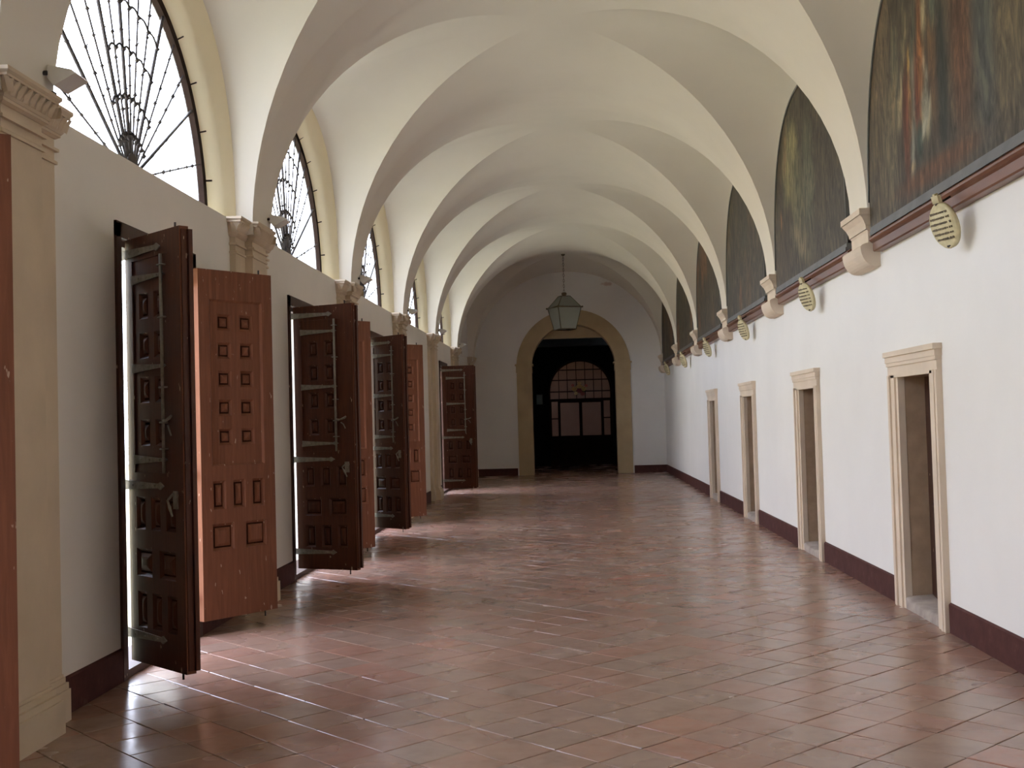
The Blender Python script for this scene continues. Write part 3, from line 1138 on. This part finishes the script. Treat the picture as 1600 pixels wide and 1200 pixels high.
# ------------------------------------------------------------------ corbels, paintings, cornice and shields on the right
def make_corbel(k, label, y=None):
    y = PY(k) if y is None else y
    root = empty('corbel', (XR, y, 2.7), 0, label, 'corbel', 'stone corbels along the right wall')
    h = 0.29
    # upper block: neck and moulded abacus
    m = MB()
    def lay(z0, z1, p0, p1, h0, h1):
        vs = []
        for z, p, hh in ((z0, p0, h0), (z1, p1, h1)):
            vs += [(XR, y - hh, z), (XR - p, y - hh, z), (XR - p, y + hh, z), (XR, y + hh, z)]
        m.add(vs, [(0, 1, 5, 4), (1, 2, 6, 5), (2, 3, 7, 6), (4, 5, 6, 7), (3, 2, 1, 0)])
    lay(2.93, 3.03, 0.085, 0.085, h - 0.01, h - 0.01)
    m.build('neck', 'stone_pale', root)
    m = MB()
    prof = [(3.03, 0.135, 0.0), (3.05, 0.15, 0.01), (3.05, 0.165, 0.02), (3.075, 0.17, 0.02), (3.085, 0.175, 0.03), (3.12, 0.20, 0.045),
            (3.15, 0.235, 0.07), (3.165, 0.25, 0.075), (3.165, 0.262, 0.085), (3.215, 0.262, 0.085), (3.22, 0.25, 0.075)]
    for (a, b) in zip(prof[:-1], prof[1:]):
        lay(a[0], b[0], a[1] * 0.62, b[1] * 0.62, h - 0.01 + a[2] * 0.6, h - 0.01 + b[2] * 0.6)
    m.build('abacus', 'stone_pale', root)
    m = MB()
    prof = [(2.93, 0.11), (2.918, 0.145)]
    for i in range(9):
        t = i / 8 * PI / 2
        prof.append((2.90 - 0.165 * math.sin(t), 0.04 + 0.120 * math.cos(t)))
    hh = h + 0.03
    pl_ = [(XR, 2.93)] + [(XR - p, z) for z, p in prof] + [(XR, 2.735)]
    m.prism(pl_, y - hh, y + hh)
    m.build('console', 'stone_pale', root)
    return root


cb = ['carved stone corbel under the vault behind the viewer',
      'nearest stone corbel in view, largest, right of the second painting',
      'second stone corbel from the viewer on the right wall, between second and third painting',
      'third stone corbel on the right wall, where the third and fourth paintings meet',
      'fourth stone corbel on the right wall',
      'fifth stone corbel on the right wall, small and far',
      'sixth stone corbel, in the far right corner beside the arch wall']
for k in range(1, 7):
    make_corbel(k, cb[k], y=(Y1 - 0.325 if k == 6 else PY(k) - 0.06))
# small corbel in the back left corner is the last pilaster capital

# cornice board
m = MB()
for k in range(kfirst, klast + 1):
    a, b = PY(k - 1) + 0.28, PY(k) - 0.44
    if k == kfirst: a = Y0
    if k == 6: b = Y1 - 0.74
    x = XR
    prof = [(x, 2.845), (x - 0.065, 2.845), (x - 0.075, 2.855), (x - 0.075, 2.915), (x - 0.092, 2.925), (x - 0.105, 2.94), (x - 0.105, 2.955), (x - 0.095, 2.962), (x - 0.085, 2.975), (x, 2.975)]
    c = MB(); c.prism(prof, a, b)
    o = struct(c.build('trim_%d' % (20 + k), 'cornice'))


def blob(p, q, c, rx, ry, ang=0.0):
    dx, dy = p - c[0], q - c[1]
    ca, sa = math.cos(ang), math.sin(ang)
    a, b = dx * ca + dy * sa, -dx * sa + dy * ca
    return math.exp(-((a / rx) ** 2 + (b / ry) ** 2) ** 2.0)


def painting_strokes(k):
    rnd = random.Random(40 + k)
    st = []
    if k == 1:
        # coordinates: y offset from bay centre (positive = farther), z from the bottom of the canvas
        st = [((1.55, 0.7), 0.35, 1.0, (0.085, 0.068, 0.046), 0.1), ((1.15, 0.55), 0.22, 0.6, (0.115, 0.095, 0.065), 0.0),
              ((0.95, 1.1), 0.10, 0.35, (0.10, 0.095, 0.07), 0.0), ((0.86, 0.75), 0.07, 0.16, (0.20, 0.17, 0.11), 0.2),
              ((0.70, 0.62), 0.085, 0.50, (0.13, 0.043, 0.024), 0.0), ((0.62, 0.70), 0.025, 0.36, (0.26, 0.14, 0.06), 0.04),
              ((0.72, 1.18), 0.06, 0.18, (0.13, 0.11, 0.07), 0.1), ((0.60, 1.06), 0.03, 0.10, (0.32, 0.20, 0.06), 0.2),
              ((0.50, 0.95), 0.05, 0.20, (0.22, 0.21, 0.16), -0.1), ((0.42, 0.75), 0.08, 0.34, (0.12, 0.036, 0.020), 0.0),
              ((0.33, 1.05), 0.06, 0.50, (0.21, 0.085, 0.030), 0.03), ((0.28, 0.92), 0.025, 0.30, (0.32, 0.16, 0.07), 0.02),
              ((0.24, 0.58), 0.09, 0.17, (0.27, 0.26, 0.20), -0.2), ((0.22, 1.25), 0.05, 0.16, (0.30, 0.26, 0.17), 0.1),
              ((0.56, 0.38), 0.05, 0.20, (0.20, 0.20, 0.17), 0.2), ((0.40, 0.42), 0.08, 0.15, (0.035, 0.055, 0.045), 0.0),
              ((0.05, 1.0), 0.13, 0.6, (0.085, 0.05, 0.028), 0.0), ((-0.12, 0.75), 0.12, 0.6, (0.022, 0.026, 0.024), 0.0),
              ((0.02, 1.35), 0.10, 0.25, (0.07, 0.085, 0.07), 0.0), ((0.1, 0.15), 0.9, 0.08, (0.10, 0.05, 0.028), 0.0),
              ((1.3, 1.4), 0.2, 0.6, (0.13, 0.10, 0.07), 0.4), ((0.78, 0.95), 0.03, 0.16, (0.19, 0.17, 0.12), 0.2), ((0.66, 1.35), 0.03, 0.14, (0.20, 0.16, 0.10), -0.2), ((0.48, 1.2), 0.03, 0.2, (0.05, 0.06, 0.05), 0.1), ((0.2, 0.75), 0.03, 0.22, (0.24, 0.23, 0.19), -0.25), ((0.30, 0.48), 0.03, 0.10, (0.30, 0.29, 0.24), 0.5), ((0.53, 0.60), 0.02, 0.18, (0.24, 0.23, 0.20), 0.1), ((0.58, 0.27), 0.03, 0.04, (0.36, 0.26, 0.14), 0.0), ((1.0, 0.9), 0.04, 0.2, (0.17, 0.13, 0.08), 0.3), ((-0.5, 0.9), 0.2, 0.7, (0.10, 0.05, 0.03), 0.0),
              ((-0.9, 0.9), 0.2, 0.8, (0.06, 0.065, 0.06), 0.0), ((-1.3, 0.7), 0.25, 0.6, (0.10, 0.08, 0.05), 0.0)]
    elif k == 2:
        st = [((0.75, 1.2), 0.40, 0.55, (0.17, 0.155, 0.085), -0.4), ((0.6, 1.45), 0.30, 0.25, (0.20, 0.185, 0.10), 0.0),
              ((0.35, 0.85), 0.30, 0.45, (0.105, 0.100, 0.062), 0.0), ((1.35, 1.0), 0.14, 0.8, (0.060, 0.048, 0.034), 0.05),
              ((1.2, 0.3), 0.5, 0.4, (0.065, 0.050, 0.036), 0.0), ((0.9, 0.6), 0.25, 0.35, (0.048, 0.040, 0.030), 0.4),
              ((1.35, 0.75), 0.04, 0.12, (0.20, 0.10, 0.05), 0.0), ((0.2, 0.35), 0.6, 0.18, (0.125, 0.105, 0.068), 0.3),
              ((1.0, 1.5), 0.10, 0.3, (0.14, 0.10, 0.06), 0.2), ((-0.2, 1.0), 0.3, 0.6, (0.10, 0.10, 0.07), 0.0)]
    else:
        for i in range(12):
            c = rnd.choice([(0.085, 0.060, 0.038), (0.12, 0.10, 0.065), (0.05, 0.045, 0.035), (0.13, 0.07, 0.04), (0.055, 0.060, 0.045)])
            st.append(((rnd.uniform(-1.7, 1.7), rnd.uniform(0.1, 1.8)), rnd.uniform(0.1, 0.4), rnd.uniform(0.2, 0.6), c, rnd.uniform(-.4, .4)))
    return st


ptl = {1: 'largest painting, robed figures in red and orange on dark ground, cut by right edge',
       2: 'dark arched painting with pale yellow-green sky, between nearest and second corbel',
       3: 'dark brown arched painting third from the viewer, between second and third corbel',
       4: 'narrow dark arched painting fourth from the viewer, between third and fourth corbel',
       5: 'small dark arched painting fifth from the viewer on the right wall',
       6: 'farthest dark arched painting, next to the wall with the stone archway'}
ZB = 3.02
for k in range(1, 7):
    yc = BC(k)
    root = empty('painting', (XR, yc, 2.98), 0, ptl.get(k, 'dark arched painting beside the viewer, outside the picture'), 'painting', 'arched paintings on the right wall')
    st = painting_strokes(k)
    ym = Y1 - 0.02 - yc if k == 6 else 9
    NY, NZ = 110, 80
    vs, cols = [], []
    base = (0.062, 0.052, 0.038)
    for i in range(NY + 1):
        t = PI * i / NY
        yy = 1.795 * math.cos(t)
        zt = 3.10 + 1.93 * max(0, 1 - abs(yy / 1.80) ** 2.6) ** (1 / 2.6) - 0.012
        zt = max(zt, ZB + 0.01)
        for j in range(NZ + 1):
            z = ZB + (zt - ZB) * j / NZ
            vs.append((XR - 0.075, yc + yy, z))
            c = list(base)
            for (ctr, rx, ry, cc, an) in st:
                w = blob(yy, z - ZB, ctr, rx, ry, an)
                for q in range(3): c[q] = c[q] * (1 - w) + cc[q] * w
            cols.append((*c, 1))
    m = MB()
    fs = []
    for i in range(NY):
        for j in range(NZ):
            a = i * (NZ + 1) + j
            fs.append((a, a + NZ + 1, a + NZ + 2, a + 1))
    me = bpy.data.meshes.new('canvas')
    me.from_pydata([(v[0] - XR, v[1] - yc, v[2] - 2.98) for v in vs], [], fs)
    at = me.color_attributes.new('paint', 'FLOAT_COLOR', 'POINT')
    flat = [q for c in cols for q in c]
    at.data.foreach_set('color', flat)
    me.materials.append(MAT['canvas'])
    o = bpy.data.objects.new('canvas', me); COL.objects.link(o); o.parent = root
    # thin frame: curved side and slate lower rail
    m = MB()
    rows = []
    for i in range(61):
        t = PI * i / 60
        pf = lambda q, a_: 3.10 + 1.93 * max(0, 1 - abs(q / a_) ** 2.6) ** (1 / 2.6)
        yy = 1.805 * math.cos(t); z = max(ZB, pf(yy, 1.806) + 0.004)
        y2 = 1.78 * math.cos(t); z2 = max(ZB, pf(y2, 1.785) - 0.022)
        rows.append([(XR, yc + yy, z), (XR - 0.086, yc + yy, z), (XR - 0.086, yc + y2, z2), (XR - 0.07, yc + y2, z2)])
    m.grid(rows, smooth=False)
    m.build('curved_frame', 'slate', root)
    m = MB()
    m.box(XR - 0.098, XR, yc - 1.80, yc + 1.74, 2.975, 3.01)
    m.box(XR - 0.088, XR, yc - 1.80, yc + 1.76, 3.01, 3.045)
    m.build('lower_frame', 'slate', root)

# oval shields hanging under the cornice
shl = ['largest cream oval shield with lines of lettering, under the largest painting',
       'second cream oval shield, below the painting with the pale sky',
       'third small cream oval shield under the cornice',
       'fourth small oval shield under the cornice, seen edge-on and dark',
       'fifth tiny oval shield under the cornice, far down the wall',
       'sixth and farthest tiny oval shield, next to the corner corbel']
for n in range(6):
    y = 7.50 + 4.36 * n
    root = empty('oval_shield', (XR - 0.125, y, 2.87), 0, shl[n], 'shield', 'oval shields under the paintings')
    root.rotation_euler = (0, math.radians(-17), math.radians(17))
    # local: x = away from wall is -x ; z up ; hangs down from z = 0.02
    a, b = 0.130, 0.150
    cz = -0.135
    m = MB()
    N = 28
    rings = []
    for (f, d) in ((1.0, 0.0), (1.02, -0.02), (0.94, -0.034), (0.90, -0.030), (0.6, -0.046), (0.25, -0.052)):
        rings.append([(d - 0.055, a * f * math.cos(2 * PI * i / N), cz + b * f * math.sin(2 * PI * i / N)) for i in range(N)])
    vs = [p for r in rings for p in r]
    fs = []
    for r in range(len(rings) - 1):
        for i in range(N):
            j = (i + 1) % N
            fs.append((r * N + i, r * N + j, (r + 1) * N + j, (r + 1) * N + i))
    fs.append(tuple(range((len(rings) - 1) * N, len(rings) * N)))
    fs.append(tuple(reversed(range(N))))
    m.add(vs, fs, True)
    m.build('plate', 'shieldm', root, off=(0, 0, 0))
    m = MB()
    for (yy, zz, w, h) in ((-0.022, 0.04, 0.012, 0.05), (0.022, 0.04, 0.012, 0.05), (0, 0.055, 0.012, 0.045), (0, 0.025, 0.032, 0.016)):
        m.box(-0.085, -0.06, yy - w, yy + w, zz - h / 2, zz + h / 2)
    m.build('crown_finial', 'shieldm', root, off=(0, 0, 0))
    m = MB()
    for i in range(6):
        zz = cz + 0.088 - i * 0.034
        hw_ = a * 0.78 * math.sqrt(max(0.05, 1 - ((zz - cz) / b) ** 2))
        dd = -0.055 - 0.049
        yy = -hw_
        # short strokes that read as a line of small lettering
        rnd = random.Random(i + 10 * n)
        while yy < hw_ - 0.008:
            w = rnd.uniform(0.008, 0.022)
            hh = rnd.uniform(0.005, 0.008)
            fr_ = math.sqrt((yy / a) ** 2 + ((zz - cz) / b) ** 2)
            d2 = -0.055 - (0.054 - 0.027 * fr_ ** 2.5) - 0.001
            m.box(d2 - 0.001, d2 + 0.010, yy, min(yy + w, hw_), zz - hh, zz + hh)
            yy += w + 0.0025
    m.build('lettering', 'ink', root, off=(0, 0, 0))
    m = MB()
    m.tube([(-0.075, -0.035, cz - b * 0.86), (-0.088, 0, cz - b * 0.90), (-0.075, 0.035, cz - b * 0.86)], [0.004, 0.009, 0.004], 5)
    m.build('foot_scroll', 'iron', root, off=(0, 0, 0))
    m = MB()
    m.tube([(-0.07, -0.02, 0.012), (-0.09, 0, 0.008), (-0.07, 0.02, 0.012)], [0.003, 0.007, 0.003], 5)
    m.tube([(-0.08, 0, 0.008), (0.03, 0, 0.03)], 0.008, 5)
    m.build('hook', 'iron', root, off=(0, 0, 0))

# ------------------------------------------------------------------ back wall with the stone archway
AXC, RI, RO, AZ = 0.055, 1.165, 1.58, 2.95
RH = 1.37   # radius of the hole in the wall behind the stone surround
bw = MB()
NA = 36
bw.quad((XL, Y1, 0), (AXC - RH, Y1, 0), (AXC - RH, Y1, AZ), (XL, Y1, AZ))
bw.quad((AXC + RH, Y1, 0), (XR, Y1, 0), (XR, Y1, AZ), (AXC + RH, Y1, AZ))
a_, b_ = [], []
for i in range(NA + 1):
    t = PI * i / NA
    c, s_ = math.cos(t), math.sin(t)
    a_.append((AXC + RH * c, Y1, AZ + RH * s_))
    Lx = (XR - AXC) / c if c > 1e-6 else ((XL - AXC) / c if c < -1e-6 else 1e9)
    L_ = min(Lx, (6.05 - AZ) / max(s_, 1e-6))
    b_.append((AXC + L_ * c, Y1, AZ + L_ * s_))
bw.grid([a_, b_], smooth=False)
bw.quad((XL, Y1, AZ), (XL, Y1, 6.05), (XL + 0.5, Y1, 6.05), (XL, Y1, AZ))
struct(bw.build('wall_back', 'back_plaster'))
root = empty('stone_archway', (AXC, Y1, 0), 0, 'ochre stone archway with plain round arch in the far wall', 'archway')
YD = Y1 + 0.55
for s in (-1, 1):
    m = MB()
    xa, xb_ = sorted((AXC + s * RI, AXC + s * RO))
    m.box(xa, xb_, Y1 - 0.035, YD, 0, 2.87)
    m.build('jamb', 'stone_ochre', root)
    m = MB()
    xa, xb_ = sorted((AXC + s * (RI - 0.012), AXC + s * (RO + 0.015)))
    m.box(xa, xb_, Y1 - 0.05, YD, 2.86, 2.90)
    m.box(xa, xb_, Y1 - 0.045, YD, 2.90, 3.05)
    xa, xb_ = sorted((AXC + s * (RI - 0.045), AXC + s * (RO + 0.045)))
    m.box(xa, xb_, Y1 - 0.075, YD, 3.05, 3.10)
    m.build('impost', 'stone_ochre', root)
m = MB()
rows = []
for i in range(NA + 1):
    t = PI * i / NA
    c, s_ = math.cos(t), math.sin(t)
    z0 = 3.0
    rows.append([(AXC + RO * c, Y1 + 0.02, z0 + RO * s_), (AXC + RO * c, Y1 - 0.035, z0 + RO * s_), (AXC + RI * c, Y1 - 0.035, z0 + RI * s_), (AXC + RI * c, YD, z0 + RI * s_)])
m.grid(rows, smooth=False)
m.build('arch_ring', 'stone_ochre', root)
m = MB()
m.box(AXC - 1.6, AXC + 1.6, YD, YD + 0.25, 3.86, 4.6)
m.box(AXC - 1.6, AXC + 1.6, YD - 0.03, YD + 0.25, 3.83, 3.87)
m.build('inner_lintel', 'stone_ochre', root)

# dark vestibule behind the arch
v = MB()
ZC = 3.84
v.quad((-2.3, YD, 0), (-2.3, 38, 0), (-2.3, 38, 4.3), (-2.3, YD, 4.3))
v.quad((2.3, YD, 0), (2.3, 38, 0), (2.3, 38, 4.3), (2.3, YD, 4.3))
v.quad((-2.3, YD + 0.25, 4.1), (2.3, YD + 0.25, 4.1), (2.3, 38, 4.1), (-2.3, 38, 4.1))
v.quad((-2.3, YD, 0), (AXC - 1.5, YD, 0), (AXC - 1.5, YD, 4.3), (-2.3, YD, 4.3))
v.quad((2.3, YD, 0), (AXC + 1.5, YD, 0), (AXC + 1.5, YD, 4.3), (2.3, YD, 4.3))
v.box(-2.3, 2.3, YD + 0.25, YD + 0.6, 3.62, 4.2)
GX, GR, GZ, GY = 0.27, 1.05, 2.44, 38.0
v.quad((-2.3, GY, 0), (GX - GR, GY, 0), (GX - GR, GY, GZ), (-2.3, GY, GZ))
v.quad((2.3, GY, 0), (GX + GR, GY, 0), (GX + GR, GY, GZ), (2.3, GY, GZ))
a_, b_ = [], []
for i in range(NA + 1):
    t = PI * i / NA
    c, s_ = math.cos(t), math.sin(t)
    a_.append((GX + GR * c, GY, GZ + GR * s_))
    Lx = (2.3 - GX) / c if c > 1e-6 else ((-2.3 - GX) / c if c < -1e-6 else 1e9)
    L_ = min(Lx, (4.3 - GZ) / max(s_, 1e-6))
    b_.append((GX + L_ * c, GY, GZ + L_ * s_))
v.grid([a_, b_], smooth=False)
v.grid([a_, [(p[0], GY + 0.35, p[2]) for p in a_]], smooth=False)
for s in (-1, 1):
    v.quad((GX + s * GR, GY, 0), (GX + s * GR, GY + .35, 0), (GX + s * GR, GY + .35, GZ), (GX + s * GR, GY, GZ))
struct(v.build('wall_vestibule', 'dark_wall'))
# glazed door
root = empty('glazed_door', (GX, GY + 0.2, 0), 0, 'dark glazed double door with arched grid fanlight beyond the stone archway', 'door')
yg = GY + 0.2
m = MB()
ZT_, ZM = 2.16, 0.98
rows = []
for i in range(NA + 1):
    t = PI * i / NA
    c, s_ = math.cos(t), math.sin(t)
    rows.append([(GX + GR * c, yg - .03, GZ + GR * s_), (GX + (GR - .06) * c, yg - .03, GZ + (GR - .06) * s_), (GX + (GR - .06) * c, yg + .03, GZ + (GR - .06) * s_)])
m.grid(rows, smooth=False)
for s in (-1, 1):
    xa, xb_ = sorted((GX + s * GR, GX + s * (GR - .06)))
    m.box(xa, xb_, yg - .03, yg + .03, 0.0, GZ)
m.box(GX - GR, GX + GR, yg - .04, yg + .04, ZT_ - .045, ZT_ + .045)
m.build('frame', 'frame_dark', root)
m = MB()
for z in (3.155, 2.82, 2.44):
    hw_ = math.sqrt(max(0, (GR - .03) ** 2 - max(0, z - GZ) ** 2))
    m.box(GX - hw_, GX + hw_, yg - .02, yg + .02, z - .018, z + .018)
for x in (-0.70, -0.42, -0.12, 0.17, 0.45, 0.72):
    zt = GZ + math.sqrt(max(0, (GR - .03) ** 2 - x * x))
    m.box(GX + x - .012, GX + x + .012, yg - .02, yg + .02, ZT_, zt)
m.build('fanlight_bars', 'frame_dark', root)
for s in (-1, 1):
    # door leaf and side light on each side
    xa, xb_ = sorted((GX + s * 0.0, GX + s * 0.72))
    m = MB()
    m.box(xa, xb_, yg - .025, yg + .025, 0.0, ZM)
    m.box(xa, xb_, yg - .025, yg + .025, ZT_ - .09, ZT_ - .045)
    m.box(xa, xa + .05, yg - .025, yg + .025, ZM, ZT_ - .045); m.box(xb_ - .05, xb_, yg - .025, yg + .025, ZM, ZT_ - .045)
    m.build('door_leaf', 'frame_dark', root)
    m = MB()
    xc, xd = sorted((GX + s * 0.72, GX + s * (GR - .05)))
    m.box(xc, xd, yg - .025, yg + .025, 0.0, ZM); m.box(xc, xd, yg - .025, yg + .025, 1.53, 1.57)
    m.box(xc, xc + .04, yg - .025, yg + .025, ZM, ZT_); m.box(xd - .03, xd, yg - .025, yg + .025, ZM, ZT_)
    m.build('side_light', 'frame_dark', root)
    for (p, q, z0, z1) in ((xa + .05, xb_ - .05, ZM, ZT_ - .09), (xc + .04, xd - .03, ZM, 1.53), (xc + .04, xd - .03, 1.57, ZT_ - .045)):
        MB().quad((p, yg, z0), (q, yg, z0), (q, yg, z1), (p, yg, z1)).build('pane', 'door_glass', root)
m = MB()
pts = [(GX + (GR - .06) * math.cos(PI * i / 36), yg, GZ + (GR - .06) * math.sin(PI * i / 36)) for i in range(37)]
pts = [(GX + GR - .06, yg, ZT_ + .045)] + pts + [(GX - GR + .06, yg, ZT_ + .045)]
m.add(pts, [tuple(range(len(pts)))])
m.build('fanlight_pane', 'door_glass', root)
# cluster of amber and ruby discs before the fanlight
m = MB()
ex, ez = GX - 0.02, 2.50
def disc(mm, cx, cz, rx, rz, y, n=12):
    p = [(cx + rx * math.cos(2 * PI * i / n), y, cz + rz * math.sin(2 * PI * i / n)) for i in range(n)]
    q = [(a, y + 0.008, c) for a, b, c in p]
    mm.add(p + q, [tuple(reversed(range(n))), tuple(range(n, 2 * n))] + [(i, (i + 1) % n, n + (i + 1) % n, n + i) for i in range(n)])
for (dx, dz, rx, rz) in ((0, 0.10, 0.11, 0.07), (-0.17, 0.02, 0.09, 0.08), (0.14, 0.02, 0.08, 0.08), (0, 0.20, 0.06, 0.04), (-0.12, -0.12, 0.06, 0.06)):
    disc(m, ex + dx, ez + dz, rx, rz, yg - 0.035)
m.build('amber_discs', 'amber', root)
m = MB()
for (dx, dz, rx, rz) in ((0.10, -0.14, 0.08, 0.07), (-0.22, 0.14, 0.05, 0.05), (0.22, 0.12, 0.05, 0.05), (0.0, -0.04, 0.09, 0.08)):
    disc(m, ex + dx, ez + dz, rx, rz, yg - 0.032)
m.build('ruby_discs', 'ruby', root)

# room behind the glass door, with an unseen opening added on its left to light it
v = MB()
v.quad((-4, 46, 0), (4, 46, 0), (4, 46, 5), (-4, 46, 5))
v.quad((4, 38.4, 0), (4, 46, 0), (4, 46, 5), (4, 38.4, 5))
rect_hole_wall(v, -4, (38.4, 46), 0, 5, [(42, 43.2, 3.0, 4.4)])
v.quad((-4, 38.4, 5), (4, 38.4, 5), (4, 46, 5), (-4, 46, 5))
v.quad((-4, 38.36, 0), (GX - GR - 0.01, 38.36, 0), (GX - GR - 0.01, 38.36, 5), (-4, 38.36, 5))
v.quad((4, 38.36, 0), (GX + GR + 0.01, 38.36, 0), (GX + GR + 0.01, 38.36, 5), (4, 38.36, 5))
v.quad((GX - GR - .01, 38.36, GZ + GR), (GX + GR + .01, 38.36, GZ + GR), (GX + GR + .01, 38.36, 5), (GX - GR - .01, 38.36, 5))
struct(v.build('wall_rear_room', 'pink'))
struct(MB().box(-4, 4, 38.3, 46, -0.06, -0.008).build('floor_rear_room', 'step'))
# dark leaf folded back and grey box on the left in the vestibule
root = empty('dark_door_leaf', (-1.15, 33.2, 0), 0, 'black door leaf folded back inside the archway on its left', 'door')
m = MB(); m.box(-1.20, -1.15, 32.75, 33.75, 0.02, 2.35)
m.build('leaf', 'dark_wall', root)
m = MB()
for z0, z1 in ((0.2, 0.95), (1.1, 2.2)): m.box(-1.15, -1.135, 32.9, 33.6, z0, z1)
m.build('panel', 'dark_wall', root)
root = empty('electric_box', (-1.05, 37.98, 2.05), 0, 'small grey-blue wall box at left in the dark room beyond the arch', 'box')
m = MB(); m.box(-1.17, -0.97, 37.86, 38.0, 2.04, 2.36); m.build('housing', 'grey_box', root)
m = MB(); m.box(-1.155, -0.985, 37.85, 37.86, 2.055, 2.345); m.build('cover', 'grey_box', root)

# ------------------------------------------------------------------ hanging lantern
LYc, LXc = BC(6), -0.13
zl = zG(0) - 0.0
ln = empty('hanging_lantern', (LXc, LYc, 3.83), 0, 'four-sided glass lantern hanging on a chain before the far arch', 'lantern')
al = math.radians(25)
def sq(half, z):
    out = []
    for q in range(4):
        t = al + PI / 4 + q * PI / 2
        r = half * R2
        out.append(Vector((LXc + r * math.cos(t), LYc + r * math.sin(t), z)))
    return out
lo, rim, tp = sq(0.215, 3.85), sq(0.325, 4.41), sq(0.115, 4.705)
m = MB()
for A, B in ((lo, rim), (rim, tp)):
    for i in range(4):
        m.tube([A[i], B[i]], 0.011, 5)
for A, r in ((lo, 0.013), (rim, 0.02), (tp, 0.012)):
    for i in range(4):
        m.tube([A[i], A[(i + 1) % 4]], r, 5)
for i in range(4):
    m.knob(rim[i] + (rim[i] - Vector((LXc, LYc, 4.41))) * 0.06, 0.03)
m.build('frame', 'bronze', ln)
for A, B in ((lo, rim), (rim, tp)):
    for i in range(4):
        j = (i + 1) % 4
        MB().quad(A[i], A[j], B[j], B[i]).build('pane', 'lantern_glass', ln)
m = MB(); m.add([tuple(p) for p in tp] + [tuple(p + Vector((0, 0, .01))) for p in tp], [(0, 1, 2, 3), (7, 6, 5, 4), (0, 1, 5, 4), (1, 2, 6, 5), (2, 3, 7, 6), (3, 0, 4, 7)])
m.tube([(LXc, LYc, 4.71), (LXc, LYc, 4.74), (LXc, LYc, 4.76), (LXc, LYc, 4.80)], [0.05, 0.055, 0.075, 0.06], 10)
m.build('cap', 'bronze', ln)
m = MB()
for i in range(3):
    t = al + i * 2 * PI / 3
    m.tube([(LXc + .05 * math.cos(t), LYc + .05 * math.sin(t), 3.91), (LXc + .05 * math.cos(t), LYc + .05 * math.sin(t), 4.05)], 0.014, 6)
m.tube([(LXc, LYc, 3.86), (LXc, LYc, 3.91)], 0.07, 8)
m.build('candle_holder', 'white_metal', ln)
# chain links
cm = []
for q in range(2):
    mm = MB()
    pts = []
    for i in range(13):
        t = 2 * PI * i / 12
        a, b = 0.018 * math.cos(t), 0.042 * math.sin(t)
        pts.append((a, 0, b) if q == 0 else (0, a, b))
    mm.tube(pts, 0.006, 4, cap=False)
    me = mm.mesh('chain_link'); me.materials.append(MAT['bronze']); cm.append(me)
z = 4.83
i = 0
while z < zl - 0.05:
    inst('chain_link', cm[i % 2], ln, (0, 0, z - 3.83)); z += 0.070; i += 1
m = MB(); m.tube([(LXc, LYc, zl - 0.055), (LXc, LYc, zl - 0.03), (LXc, LYc, zl + 0.01)], [0.015, 0.05, 0.06], 8)
m.build('ceiling_hook', 'bronze', ln)

# ------------------------------------------------------------------ end wall behind the viewer, courtyard outside
struct(MB().quad((XO, Y0, 0), (XR + .75, Y0, 0), (XR + .75, Y0, 6.05), (XO, Y0, 6.05)).build('wall_front', 'plaster'))
struct(MB().box(-30, XO, -20, 55, -0.3, -0.1).build('ground_courtyard', 'court'))
fc = MB()
struct(MB().box(-24.5, -24, -20, 55, -0.1, 6.5).build('wall_courtyard', 'facade'))

# drop the protective overhang: eave over the left wall
struct(MB().box(XO - 0.5, XO, Y0 - 0.3, 47.5, 6.0, 6.15).build('trim_40', 'roofing'))
